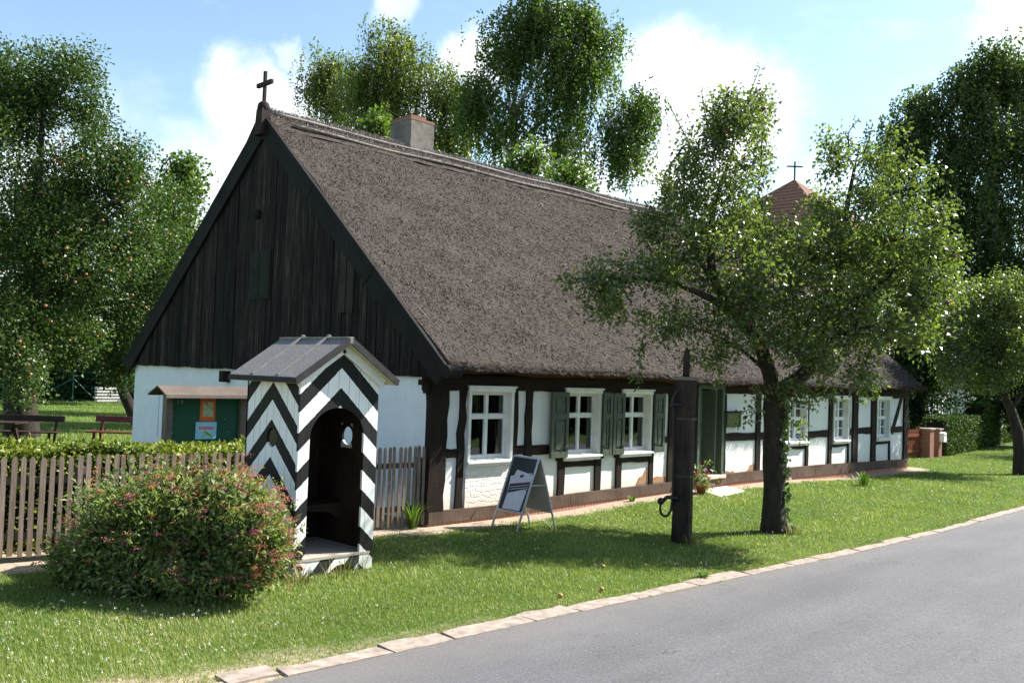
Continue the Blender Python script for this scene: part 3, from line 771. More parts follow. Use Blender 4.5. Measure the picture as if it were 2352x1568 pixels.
# bargeboards
def barge(ya, za, yb, zb, name='bargeboard', w_=.36):
    a, b = Vector((-.14, ya, za)), Vector((-.14, yb, zb)); d = (b - a).normalized(); nn = Vector((0, -d.z, d.y))
    if nn.z > 0: nn = -nn
    L = (b - a).length; mb = MB(); n = 3
    for i in range(n):
        p, q = a + d * (L * i / n + .004), a + d * (L * (i + 1) / n - .004); off = Vector((-.004 * i, 0, 0))
        for (lo, hi, th) in ((0, w_ * .66, .0), (w_ * .66 + .004, w_, .012)):
            u0, u1 = nn * (w_ - lo), nn * (w_ - hi)
            mb.hexa([tuple(p + u0 + off), tuple(p + u0 + Vector((.05, 0, 0))), tuple(q + u0 + Vector((.05, 0, 0))), tuple(q + u0 + off),
                     tuple(p + u1 + off - Vector((th, 0, 0))), tuple(p + u1 + Vector((.05, 0, 0))), tuple(q + u1 + Vector((.05, 0, 0))), tuple(q + u1 + off - Vector((th, 0, 0)))])
    return mb.build(name, M_BARGE, roof)
barge(-.50, 2.44, APY, 7.13); barge(10.92, 2.36, APY, 7.13)
mb = MB(); mb.tube([(-.16, -.50, 2.36), (.10, -.50, 2.38)], [.10, .10], 10); mb.build('verge_roll', M_BARGE, roof)
# gable window, owl vent
gw = MB(); gw.box(-.115, -.09, 4.62, 5.33, 3.60, 4.52)
M_GREYFRAME = solid('grey_frame', (.024, .027, .023), (.015, .018, .016), .8, .1)
gwo = gw.build('gable_window', M_GREYFRAME, H)
gp = MB(); gf = MB()
for i in range(4):
    z0 = 3.66 + i * .213
    gp.box(-.120, -.118, 4.67, 4.93, z0, z0 + .185); gf.box(-.124, -.117, 5.0, 5.28, z0, z0 + .19)
M_DARKGLASS, t_ = newmat('dark_pane'); t_.out(t_.pbr((.006, .010, .005), .5, .06))
gp.build('pane', M_DARKGLASS, gwo); gf.build('blind_panel', M_GREYFRAME, gwo)
mb = MB(); mb.lathe([(.02, 0), (.06, .03), (.065, .14), (.03, .18)], (-.14, 5.12, 5.12), 10); mb.build('owl_lamp', M_GREYFRAME, H, smooth=True)
# finial and cross
M_CROSS = timber_mat('dark_cross_wood', (.018, .012, .010), (.045, .030, .025))
mb = MB(); mb.hexa([(-.26, 4.90, 6.70), (-.04, 4.90, 6.70), (-.04, 5.17, 6.70), (-.26, 5.17, 6.70), (-.24, 4.93, 7.20), (-.06, 4.93, 7.20), (-.06, 5.14, 7.20), (-.24, 5.14, 7.20)])
mb.lathe([(.118, 0), (.12, .05), (.10, .12), (.05, .16)], (-.15, 5.035, 7.19), 14)
fin = mb.build('finial', M_CROSS, H)
mb = MB(); cz = 7.30; mb.box(-.175, -.120, 5.000, 5.066, cz, cz + .63)
mb.box(-.180, -.115, 4.77, 5.30, cz + .35, cz + .43)
mb.build('roof_cross', M_CROSS, fin, bevel=.006)
# chimney
M_RENDER = solid('grey_chimney_render', (.21, .192, .168), (.115, .105, .092), .95, .1, 3.5, bump=.6, bscale=25, bdist=.012)
mb = MB(); mb.box(3.36, 4.02, 5.0, 5.72, 6.2, 7.80); ch = mb.build('chimney', M_RENDER, H, bevel=.01)
mb = MB(); mb.box(3.355, 4.025, 4.995, 5.725, 7.803, 7.86); mb.box(3.36, 3.78, 5.0, 5.72, 7.862, 7.905); mb.build('chimney_rim', brick_mat('sooty_brick', .24, .08, c1=(.20, .075, .05), c2=(.13, .055, .04), mort=(.15, .13, .11)), ch)

# ------------------------------------------------------------------ SENTRY BOX
SX, SY, SW, SD = -3.309, -1.687, 1.074, 1.166
BX = thing('sentry_box', 'black and white chevron striped wooden sentry box with arched doorway and dark felt roof', 'sentry box', (SX + SW / 2, SY, 0))
def stripe_mat(name, horiz, slope, off, cx=0.):
    m, t = newmat(name)
    co = t.n('ShaderNodeTexCoord').outputs['Object']
    s = t.n('ShaderNodeSeparateXYZ', {0: co}); h = s.outputs[horiz]; z = s.outputs[2]
    wob = t.math('MULTIPLY', t.math('SUBTRACT', t.noise(co, 14., 3, .6), .5), .022)
    v = t.math('ADD', t.math('ADD', z, t.math('MULTIPLY', t.math('ABSOLUTE', t.math('SUBTRACT', h, cx)), slope)), wob)
    fr = t.math('FRACT', t.math('DIVIDE', t.math('SUBTRACT', off, v), .43))
    blk = t.math('LESS_THAN', fr, .475)
    pl = t.math('FRACT', t.math('DIVIDE', t.math('ADD', h, 10.04), .145))
    gap = t.math('LESS_THAN', pl, .035)
    grain = t.noise(t.coord((14, 14, .9)), 2.5, 5, .7)
    wcol = t.ramp(grain, [(.3, (.70, .69, .66)), (.5, (.80, .80, .78))])
    zz = t.n('ShaderNodeMapRange', {0: t.math('ADD', z, t.math('MULTIPLY', grain, .3)), 1: .15, 2: .65, 3: .75, 4: 0.}).outputs[0]
    wcol = t.mix(zz, wcol, (.50, .47, .40))
    bcol = t.ramp(grain, [(.35, (.009, .009, .010)), (.7, (.020, .020, .021))])
    c = t.mix(blk, wcol, bcol); c = t.mix(t.math('MULTIPLY', gap, .85), c, (.03, .03, .03))
    wear = t.math('GREATER_THAN', t.noise(co, 38., 3, .6), .735); c = t.mix(t.math('MULTIPLY', wear, .6), c, (.30, .27, .23))
    hgt = t.math('ADD', t.math('MULTIPLY', gap, -2.), grain)
    t.out(t.pbr(c, .65, .15, t.bump(hgt, .35, .006)))
    return m
M_STRF = stripe_mat('chevron_paint_front', 0, .95, 2.56, 0.)
M_STRS = stripe_mat('chevron_paint_side', 1, .87, 2.60, SD / 2)
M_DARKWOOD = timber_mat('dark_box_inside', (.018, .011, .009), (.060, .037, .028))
M_FELT = solid('grey_roofing_felt', (.27, .258, .25), (.12, .115, .112), .95, .08, 70, bump=.9, bscale=110, bdist=.008, lo=.40, hi=.62)
M_FELTEDGE = solid('dark_felt_edge', (.040, .039, .039), (.022, .022, .022), .8, .2, 9, bump=.3)
M_SOFFIT = solid('cream_soffit', (.52, .48, .34), (.44, .40, .28), .7, .2, 6, bump=.2)
EZB, RZB = 2.235, 2.66
def wz(x): return EZB + (RZB - EZB) * (1 - abs(x - SW / 2) / (SW / 2)) + .015
# front with round-headed opening
AX0, AX1, ASP, AB = .145, .885, 1.545, .20; acx = (AX0 + AX1) / 2; ar = (AX1 - AX0) / 2
th = .035
L_ = lambda x, z, y=0: (SX + x, SY + y, z)
arcL = [(acx - ar * math.cos(a), ASP + .355 * math.sin(a)) for a in np.linspace(0, PI / 2, 12)]
arcR = [(acx + ar * math.cos(a), ASP + .355 * math.sin(a)) for a in np.linspace(PI / 2, 0, 12)]
mb = MB()
# build as vertical strips so faces stay planar and simple
def strips(pts_top, pts_bot):
    for i in range(len(pts_top) - 1):
        (xa, za), (xb, zb) = pts_bot[i], pts_bot[i + 1]; (_, ta), (_, tb) = pts_top[i], pts_top[i + 1]
        mb.hexa([L_(xa, za), L_(xb, zb), L_(xb, zb, th), L_(xa, za, th), L_(xa, ta), L_(xb, tb), L_(xb, tb, th), L_(xa, ta, th)])
strips([(0, wz(0)), (AX0, wz(AX0))], [(0, .0), (AX0, .0)])
strips([(AX1, wz(AX1)), (SW, wz(SW))], [(AX1, 0), (SW, 0)])
pts = arcL + arcR[1:]; 
tops = [(x, wz(x)) for x, _ in pts]
if not any(abs(x - SW / 2) < 1e-4 for x, _ in pts):
    k = next(i for i, (x, _) in enumerate(pts) if x > SW / 2); xa, za = pts[k - 1]; xb, zb = pts[k]; f = (SW / 2 - xa) / (xb - xa)
    pts.insert(k, (SW / 2, za + (zb - za) * f)); tops.insert(k, (SW / 2, wz(SW / 2)))
strips(tops, pts)
mb.build('front_wall', M_STRF, BX)
mb = MB()   # kick board under the opening, arched cut out at the bottom
n = 10; xsb = np.linspace(AX0, AX1, n + 1)
for a, b in zip(xsb[:-1], xsb[1:]):
    f = lambda x: .0 + .10 * max(0, math.sin(PI * (x - AX0 - .30) / .40)) if AX0 + .30 < x < AX0 + .70 else 0.
    mb.hexa([L_(a, f(a), .004), L_(b, f(b), .004), L_(b, f(b), th), L_(a, f(a), th), L_(a, AB - .02, .004), L_(b, AB - .02, .004), L_(b, AB - .02, th), L_(a, AB - .02, th)])
M_STRD, t_ = newmat('diagonal_paint')
co_ = t_.n('ShaderNodeTexCoord').outputs['Object']; s_ = t_.n('ShaderNodeSeparateXYZ', {0: co_})
fr_ = t_.math('FRACT', t_.math('DIVIDE', t_.math('ADD', t_.math('SUBTRACT', s_.outputs[0], t_.math('MULTIPLY', s_.outputs[2], .9)), 10.34), .40))
t_.out(t_.pbr(t_.mix(t_.math('LESS_THAN', fr_, .5), (.74, .73, .69), (.02, .02, .02)), .6, .3))
mb.build('kick_board', M_STRD, BX)
# sides with a round peep hole at y = -1.10
def side(x, name, mat, hy=.565, hz=1.53, hr=.112):
    mb = MB(); n = 24; y0, y1 = th, SD - .0; z1 = EZB - .03; t2 = .03 if x < .5 else -.03
    ring = []; outer = []
    for k in range(n):
        a = 2 * PI * k / n; cy, cz_ = math.cos(a), math.sin(a)
        ring.append((hy + hr * cy, hz + hr * cz_))
        s = .3 / max(abs(cy), abs(cz_)); outer.append((hy + cy * s, hz + cz_ * s))
    P = lambda yz, off: (SX + x + off, SY + yz[0], yz[1])
    for k in range(n):
        k2 = (k + 1) % n
        for off, fl in ((0, 0), (t2, 1)):
            q = [P(ring[k], off), P(ring[k2], off), P(outer[k2], off), P(outer[k], off)]
            mb.quad(*(q if fl else q[::-1]))
        mb.quad(P(ring[k], 0), P(ring[k2], 0), P(ring[k2], t2), P(ring[k], t2))
    a, b, c, d = hy - .3, hy + .3, hz - .3, hz + .3
    for off in (0, t2):
        for (ya, yb, za, zb) in ((y0, a, 0, z1), (b, y1, 0, z1), (a, b, 0, c), (a, b, d, z1)):
            mb.quad(P((ya, za), off), P((yb, za), off), P((yb, zb), off), P((ya, zb), off))
    # corner pieces between polygon and square
    return mb.build(name, mat, BX)
side(0., 'side_wall', [M_STRS][0]); side(SW, 'side_wall', M_STRS)
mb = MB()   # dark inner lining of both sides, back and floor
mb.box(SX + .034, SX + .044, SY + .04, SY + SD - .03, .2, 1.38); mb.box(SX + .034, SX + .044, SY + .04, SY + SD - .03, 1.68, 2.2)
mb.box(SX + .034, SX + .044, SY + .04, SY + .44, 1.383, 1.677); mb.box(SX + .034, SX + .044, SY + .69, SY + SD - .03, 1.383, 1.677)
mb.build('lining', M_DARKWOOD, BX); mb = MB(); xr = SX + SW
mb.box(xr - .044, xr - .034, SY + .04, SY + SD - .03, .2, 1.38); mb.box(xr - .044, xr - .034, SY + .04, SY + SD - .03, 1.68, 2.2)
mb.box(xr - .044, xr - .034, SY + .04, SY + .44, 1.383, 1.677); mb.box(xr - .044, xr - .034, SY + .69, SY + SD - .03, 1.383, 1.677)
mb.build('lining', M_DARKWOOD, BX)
mb = MB(); mb.prism([(SX, SY + SD, 0), (SX + SW, SY + SD, 0), (SX + SW, SY + SD, EZB - .04), (SX + SW / 2, SY + SD, RZB - .04), (SX, SY + SD, EZB - .04)], (0, -.028, 0)); mb.build('back_wall', M_DARKWOOD, BX)
M_FLOORB = solid('grey_floor_boards', (.42, .36, .30), (.28, .24, .20), .8, .2, 4, (1, 10, 10), bump=.4, bscale=20)
mb = MB(); mb.box(SX + .04, xr - .04, SY - .005, SY + SD - .04, AB - .018, AB + .012); mb.build('floor', M_FLOORB, BX)
mb = MB(); mb.box(SX + .05, xr - .05, SY + .62, SY + SD - .03, .66, .70); mb.build('bench_seat', M_DARKWOOD, BX)
mb = MB(); mb.prism([(SX + .05, SY + .62, .655), (SX + .05, SY + .62, .50), (SX + .22, SY + .62, .60), (SX + SW / 2, SY + .62, .63), (xr - .22, SY + .62, .60), (xr - .05, SY + .62, .50), (xr - .05, SY + .62, .655)], (0, .02, 0)); mb.build('bench_apron', M_DARKWOOD, BX)
mb = MB(); mb.lathe([(.005, 0), (.095, .001), (.105, .006), (.105, .012), (.005, .013)], (SX + .018, SY + .565, 1.53), 20, axis='x'); mb.build('peephole_cover', solid('olive_cover', (.075, .060, .022), (.04, .034, .014), .7, .2, 30, bump=.5), BX, smooth=False)
# hinge ring at the foot
mb = MB(); mb.tube([(SX + .06 + .045 * math.cos(a), SY - .02, .10 + .05 * math.sin(a)) for a in np.linspace(0, PI, 9)], .016, 8); mb.build('lifting_ring', solid('rusty_ring', (.20, .09, .05), (.09, .04, .03), .8, .2), BX, smooth=True)
# roof: two felt slopes with batten rolls, fascia and cream soffit
OV, OF, OB = .151, .153, .18
sl_ = (RZB - EZB) / (SW / 2)
def roof_side(sg):
    cx = SX + SW / 2; ex = cx + sg * (SW / 2 + OV); ez = 2.235; rz = 2.705; tk = .05
    y0, y1 = SY - OF, SY + SD + OB
    lx = lambda u, dz: (cx + (ex - cx) * u, rz + (ez - rz) * u + dz)
    mb = MB(); a = lx(0, 0); b = lx(1, 0)
    q = [(a[0], y0, a[1] - tk), (b[0], y0, b[1] - tk), (b[0], y1, b[1] - tk), (a[0], y1, a[1] - tk), (a[0], y0, a[1]), (b[0], y0, b[1]), (b[0], y1, b[1]), (a[0], y1, a[1])]
    if sg < 0: q = [q[i] for i in (1, 0, 3, 2, 5, 4, 7, 6)]
    mb.hexa(q); o = mb.build('roof_slope', M_FELT, BX, bevel=.008)
    for f in (.30, .67):
        yy = y0 + (y1 - y0) * f; m2 = MB()
        p0, p1 = Vector((cx + sg * -.02, yy, rz + .03)), Vector((b[0] - sg * .02, yy, b[1] + .012))
        m2.bar(p0, p1, .05, .035); m2.build('batten', M_FELT, o, bevel=.01)
    m2 = MB(); m2.bar((a[0], y0 - .012, a[1] - .025), (b[0], y0 - .012, b[1] - .025), .02, .078, up=(0, 1, 0)) if 0 else m2.bar((a[0], y0 - .010, a[1] - .03), (b[0] + sg * .01, y0 - .010, b[1] - .037), .018, .075)
    m2.bar((b[0] + sg * .008, y0 - .018, b[1] - .03), (b[0] + sg * .008, y1, b[1] - .03), .018, .06); m2.build('felt_edge', M_FELTEDGE, o)
    m2 = MB()   # soffit boards
    for i in range(6):
        u0, u1 = i / 6 + .004, (i + 1) / 6 - .004; a0, b0 = lx(u0, -tk - .002), lx(u1, -tk - .002)
        q = [(a0[0], y0 + .005, a0[1] - .014), (b0[0], y0 + .005, b0[1] - .014), (b0[0], y1 - .01, b0[1] - .014), (a0[0], y1 - .01, a0[1] - .014), (a0[0], y0 + .005, a0[1]), (b0[0], y0 + .005, b0[1]), (b0[0], y1 - .01, b0[1]), (a0[0], y1 - .01, a0[1])]
        if sg < 0: q = [q[i] for i in (1, 0, 3, 2, 5, 4, 7, 6)]
        m2.hexa(q)
    m2.build('soffit', M_SOFFIT, o)
    m2 = MB(); a0, b0 = lx(0, -tk - .075), lx(.84, -tk - .075); m2.bar((a0[0], SY - .022, a0[1]), (b0[0], SY - .022, b0[1]), .04, .10); m2.build('rafter_board', M_WHITE, o)
roof_side(-1); roof_side(1)
mb = MB(); mb.bar((SX + SW / 2, SY - OF - .014, 2.700), (SX + SW / 2, SY + SD + OB, 2.700), .075, .028); mb.bar((SX + SW / 2, SY - OF - .0205, 2.662), (SX + SW / 2, SY - OF - .0025, 2.662), .05, .06); mb.build('ridge_strip', M_FELT, BX, bevel=.008)

# ------------------------------------------------------------------ NOTICE BOARD
NX0, NX1, NY = -3.22, -1.98, 1.9
NB_ = thing('notice_board', 'roofed green notice board with an orange and a blue poster, behind the hedge', 'notice board', ((NX0 + NX1) / 2, NY, 0))
M_NPOST = timber_mat('weathered_board_post', (.10, .08, .066), (.20, .165, .14)); M_RAILW = timber_mat('fence_rail_wood', (.075, .060, .050), (.15, .12, .10))
M_NGREEN = solid('green_board', (.012, .085, .045), (.009, .068, .036), .6, .3, 3, bump=.1)
for xx in (NX0 + .0, NX1 - .1):
    mb = MB(); mb.box(xx, xx + .10, NY - .05, NY + .07, -.1, 1.93); mb.build('post', M_NPOST, NB_, bevel=.004)
mb = MB(); mb.box(NX0 + .10, NX1 - .10, NY + .02, NY + .045, .85, 1.9); bd = mb.build('board', M_NGREEN, NB_)
for sg in (-1, 1):
    mb = MB(); yo, yi = NY + sg * .30, NY
    q = [(NX0 - .12, yi, 2.01), (NX1 + .12, yi, 2.01), (NX1 + .12, yo, 1.885), (NX0 - .12, yo, 1.885)]
    if sg < 0: q = [q[i] for i in (3, 2, 1, 0)]
    mb.hexa(q + [(a, b, c + .022) for a, b, c in q]); mb.build('roof_board', M_RAILW, NB_, bevel=.003)
mb = MB(); mb.box(NX0 - .13, NX1 + .13, NY - .325, NY - .30, 1.868, 1.914); mb.build('fascia', M_NPOST, NB_)
M_ORANGE = solid('orange_print', (.62, .13, .02), (.58, .12, .02), .5, .3, 3, bump=.02)
M_SKYP = solid('light_blue_print', (.28, .62, .78), (.24, .55, .74), .5, .3, 3, bump=.02)
def photo_mat():
    m, t = newmat('poster_photo')
    v = t.coord((1, 1, 1)); n = t.noise(v, 16., 4, .6)
    t.out(t.pbr(t.ramp(n, [(.3, (.10, .16, .05)), (.45, (.30, .42, .12)), (.55, (.48, .46, .38)), (.7, (.36, .40, .46))]), .5, .3)); return m
px0 = NX0 + .53
mb = MB(); mb.box(px0, px0 + .235, NY + .012, NY + .016, 1.525, 1.865); po = mb.build('poster', M_ORANGE, bd); po['label'] = 'orange poster with a garden picture'
mb = MB(); mb.box(px0 + .04, px0 + .20, NY + .008, NY + .0105, 1.59, 1.80); mb.build('poster_picture', photo_mat(), bd)
mb = MB(); mb.box(px0 - .055, px0 + .265, NY + .011, NY + .015, 1.27, 1.515); po = mb.build('poster', M_SKYP, bd); po['label'] = 'light blue poster with a green leaping figure'
mb = MB()
for z, a, b in ((1.455, .03, .27), (1.435, .01, .30), (1.415, .02, .29), (1.40, .05, .26)): mb.box(px0 - .055 + a, px0 - .055 + b, NY + .008, NY + .0095, z - .014, z + .012)
mb.build('poster_text_field', M_PAPER, bd)
M_LIME = solid('lime_print', (.36, .55, .05), (.30, .48, .04), .5, .3, 3, bump=.02); M_PINKT = solid('pink_print', (.55, .25, .42), (.5, .22, .38), .5, .3, 3, bump=.02)
mb = MB()
for z in (1.452, 1.432, 1.412): mb.box(px0 - .02, px0 + .22, NY + .0065, NY + .0072, z - .004, z + .004)
mb.build('poster_text_line', M_PINKT, bd)
mb = MB()
def stroke(pts, wd):
    for (x0, z0), (x1, z1) in zip(pts[:-1], pts[1:]):
        d = Vector((x1 - x0, 0, z1 - z0)).normalized(); s = Vector((-d.z, 0, d.x)) * wd
        a, b = Vector((x0, NY + .007, z0)), Vector((x1, NY + .007, z1)); mb.quad(a - s, b - s, b + s, a + s)
u = px0 - .055
stroke([(u + .08, 1.29), (u + .13, 1.33), (u + .19, 1.345), (u + .22, 1.31), (u + .25, 1.285)], .008); stroke([(u + .12, 1.375), (u + .17, 1.36), (u + .21, 1.335), (u + .26, 1.315)], .012); stroke([(u + .15, 1.385), (u + .18, 1.365)], .008)
mb.build('poster_figure', M_LIME, bd)
M_CHALK = solid('faded_white_paint', (.30, .34, .32), (.20, .24, .22), .8, .1, 30, bump=.1, lo=.42, hi=.58)
text_mesh('painted_number', '.14', .105, M_CHALK, bd, frame_matrix((NX0 + .215, NY + .0185, 1.80), (1, 0, 0), (0, 0, 1), (0, -1, 0)))
mb = MB()
for i, (a, z) in enumerate(((.015, 1.6), (.017, 1.48), (.012, 1.36), (.014, 1.24), (.8, 1.55), (.86, 1.36))): mb.box(NX0 + .12 + a, NX0 + .128 + a, NY + .014, NY + .0195, z, z + .008)
mb.build('pin', M_PAPER, bd)

# ------------------------------------------------------------------ PICKET FENCES
def fence(name, label, A, B, pitch, wd, zt0, zt1, seed, group, zb=.07, nr=2):
    A = Vector((*A, 0)); B = Vector((*B, 0)); d = (B - A); L = d.length; d.normalize(); nn = Vector((d.y, -d.x, 0))   # nn faces the street
    if nn.y > 0: nn = -nn
    f = thing(name, label, 'fence', ((A + B) / 2)[:], group)
    r = random.Random(seed); mb = MB(); n = int(L / pitch)
    for i in range(n + 1):
        c = A + d * (i * pitch + r.uniform(-.008, .008)); zt = zt0 + (zt1 - zt0) * (i * pitch / L) + r.uniform(-.012, .012); w2 = wd / 2 + r.uniform(-.003, .003)
        tl = r.uniform(-.014, .014); k = len(mb.v); zb_ = zb + r.uniform(-.015, .015)
        prof = [(-w2, zb_), (w2, zb_), (w2 + tl, zt - .035), (w2 * .55 + tl, zt - .010), (tl, zt), (-w2 * .55 + tl, zt - .010), (-w2 + tl, zt - .035)]
        fr = [c + d * u + Vector((0, 0, z)) + nn * .011 for u, z in prof]
        mb.prism([tuple(p) for p in fr], tuple(-nn * .022), r=r.random() * .98 + .01)
    mb.build('picket_panel', M_PICKET, f)
    for k in range(nr):
        z = (.30, zt0 - .28)[k]; mb = MB(); p = A + Vector((0, 0, z)) - nn * .038; q = B + Vector((0, 0, z + (zt1 - zt0))) - nn * .038
        mb.bar(p, q, .045, .075); mb.build('rail', M_RAILW, f)
    m = max(2, round(L / 2.4) + 1)
    for k in range(m):
        c = A.lerp(B, (k + .02) / (m - 1) if k == 0 else (k - .02) / (m - 1)) - nn * .105; mb = MB(); mb.box(c.x - .045, c.x + .045, c.y - .045, c.y + .045, -.1, zt0 - .15); mb.build('fence_post', M_RAILW, f)
    return f
def picket_mat():
    m, t = newmat('weathered_picket')
    a = t.n('ShaderNodeAttribute', attribute_name='rnd').outputs['Fac']; co = t.coord()
    n = t.noise(t.coord((20, 20, 1.6)), 2.2, 5, .7); z = t.n('ShaderNodeSeparateXYZ', {0: co}).outputs[2]
    c = t.ramp(n, [(.3, (.140, .104, .080)), (.7, (.32, .250, .205))])
    k = t.ramp(a, [(0, (.78, .76, .74)), (1, (1.18, 1.16, 1.15))]); c = t.mix(1., c, k, 'MULTIPLY')
    low = t.n('ShaderNodeMapRange', {0: t.math('ADD', z, t.math('MULTIPLY', n, .25)), 1: .2, 2: .5, 3: .6, 4: 0.}).outputs[0]
    c = t.mix(low, c, (.16, .125, .055))
    t.out(t.pbr(c, .85, .15, t.bump(n, .5, .006))); return m
M_PICKET = picket_mat()
fence('picket_fence', 'long weathered picket fence between the flowering bush and the hedge', (-9.2, 1.36), (-2.35, .53), .1005, .056, 1.21, 1.205, 3, 'weathered picket fences')
fence('picket_fence', 'short close-set picket fence between sentry box and house corner', (-2.28, .42), (-.050, .03), .0805, .046, 1.215, 1.245, 4, 'weathered picket fences', zb=.075)

# ------------------------------------------------------------------ WOODEN PUMP
PX, PY = 2.44, -2.87
PU = thing('wooden_pump', 'tall dark wooden pump post with turned finial and iron handle on the lawn', 'water pump', (PX, PY, 0))
M_PUMP = timber_mat('dark_pump_oak', (.007, .005, .004), (.060, .042, .034), .7)
pr_ = rad(17); pc, ps = math.cos(pr_), math.sin(pr_)
def PW(v): return Vector((PX + v.x * pc - v.y * ps, PY + v.x * ps + v.y * pc, v.z))
mb = MB(); rows = 14; rq = random.Random(9); sec = []
for i in range(rows + 1):
    z = -.1 + 2.46 * i / rows; hw = .125 + .004 * math.sin(i) + (.008 if i > rows - 3 else 0)
    ch = .028
    p = [(-hw + ch, -hw), (hw - ch, -hw), (hw, -hw + ch), (hw, hw - ch), (hw - ch, hw), (-hw + ch, hw), (-hw, hw - ch), (-hw, -hw + ch)]
    for (x, y) in p: mb.v.append((x + rq.uniform(-.004, .004), y + rq.uniform(-.004, .004), z))
for i in range(rows):
    for k in range(8): mb.face((8 * i + k, 8 * i + (k + 1) % 8, 8 * i + 8 + (k + 1) % 8, 8 * i + 8 + k))
mb.face(list(range(7, -1, -1))); mb.face([8 * rows + k for k in range(8)])
mb.xf(PW); mb.build('post', M_PUMP, PU)
M_CAPW = timber_mat('grey_cap_board', (.10, .08, .065), (.26, .215, .18))
mb = MB(); mb.box(-.158, .158, -.158, .158, 2.362, 2.392); mb.box(-.145, .145, -.145, .145, 2.394, 2.408); mb.xf(PW); mb.build('cap_board', M_CAPW, PU, bevel=.004)
mb = MB(); mb.lathe([(.05, 0), (.052, .10), (.045, .115), (.056, .13), (.056, .15), (.044, .165), (.055, .18), (.055, .195), (.046, .21), (.050, .30), (.042, .36), (.022, .41), (.004, .44)], (PX, PY, 2.405), 16); mb.build('finial', M_PUMP, PU, smooth=True)
lx_ = Vector((-.705, .708, 0))   # the handle hangs on the hedge-facing side (towards -x +y)
hp = lambda out, z, s=0: tuple(Vector((PX, PY, z)) + lx_ * out + Vector((.708, .705, 0)) * s)
mb = MB(); mb.tube([hp(.10, 2.22, -.10), hp(.17, 2.16, -.1), hp(.215, 2.05, -.1), hp(.205, 1.98, -.1), hp(.185, 1.85, -.1), hp(.172, 1.3, -.1), hp(.170, .75, -.1), hp(.175, .60, -.1), hp(.185, .48, -.1), hp(.225, .40, -.1), hp(.28, .385, -.1), hp(.325, .42, -.1), hp(.345, .50, -.1), hp(.335, .56, -.1)], [.014, .018, .022, .02, .016, .014, .014, .015, .018, .020, .020, .019, .017, .015], 8)
hd = mb.build('pump_handle', M_IRON, PU, smooth=True)
mb = MB(); mb.ball(hp(.335, .60, -.1), .052, 12); mb.build('handle_knob', M_IRON, hd, smooth=True)
mb = MB(); mb.ball(hp(.205, 2.0, -.1), .04, 10); mb.tube([hp(.06, 2.0, -.13), hp(.2, 2.0, -.12)], .02, 8); mb.build('pivot_bolt', M_IRON, PU, smooth=True)
mb = MB(); mb.tube([hp(.30, .61, -.1), hp(.25, .66, -.1), hp(.16, .655, -.1), hp(.10, .65, -.1)], [.03, .028, .032, .04], 8); mb.build('spout', M_IRON, PU, smooth=True)
for z in (1.78, .95):
    mb = MB(); b = .136; mb.box(-b, b, -b, -b + .006, z, z + .035); mb.box(-b, b, b - .006, b, z, z + .035); mb.box(-b, -b + .006, -b, b, z + .001, z + .034); mb.box(b - .006, b, -b, b, z + .001, z + .034); mb.xf(PW); mb.build('iron_band', M_IRON, PU)

# ------------------------------------------------------------------ PAVEMENT SIGN
SG = thing('pavement_sign', 'folding aluminium A-frame pavement sign with crooked white leaflets on dark backing', 'sign', (1.22, -.85, 0))
M_ALU = solid('aluminium_frame', (.52, .53, .56), (.42, .43, .46), .38, .5, 6, bump=.05, metal=.75)
M_SBACK = solid('grey_sign_back', (.30, .29, .27), (.26, .25, .235), .6, .3, 3, bump=.05)
M_SDARK = solid('dark_sign_backing', (.022, .030, .030), (.016, .022, .022), .35, .5, 3, bump=.03)
def zg(p, dz=0): return Vector((p[0], p[1], float(gz(p[0], p[1])) + dz))
TA, TB = Vector((1.205, -.60, 1.105)), Vector((1.235, -1.105, 1.10))
FL = [Vector((.885, -.485, .005)), Vector((.915, -.990, 0.)), Vector((1.525, -.70, .005)), Vector((1.555, -1.205, .0))]
def panel(T0, T1, F0, F1, front):
    a0, a1 = F0.lerp(T0, .27), F1.lerp(T1, .27)
    nn = (T1 - T0).cross(a0 - T0).normalized()
    if (nn.x > 0) == front: nn = -nn
    for T_, F_ in ((T0, F0), (T1, F1)):
        mb = MB(); mb.bar(F_, T_, .03, .022, up=nn); mb.build('leg', M_ALU, SG, bevel=.003)
    mb = MB(); mb.bar(T0, T1, .024, .032, up=nn); mb.bar(a0, a1, .024, .032, up=nn); fr = mb.build('rail', M_ALU, SG)
    mb = MB(); o = nn * -.004; k = [T0 + o, T1 + o, a1 + o, a0 + o]; mb.prism([tuple(p) for p in k], tuple(nn * -.006)); bd = mb.build('sign_panel', M_SDARK if front else M_SBACK, SG)
    return T0, T1, a0, a1, nn, bd
TB2, TA2 = TB + Vector((.035, 0, 0)), TA + Vector((.035, 0, 0))
T0, T1, a0, a1, nn, bd = panel(TA, TB, FL[0], FL[1], True)
panel(TA2, TB2, FL[2], FL[3], False)
mb = MB(); mb.bar(FL[1].lerp(TB, .64), FL[3].lerp(TB2, .64), .012, .02); mb.build('spreader', M_ALU, SG)
mb = MB(); mb.bar(FL[0].lerp(TA, .64), FL[2].lerp(TA2, .64), .012, .02); mb.build('spreader', M_ALU, SG)
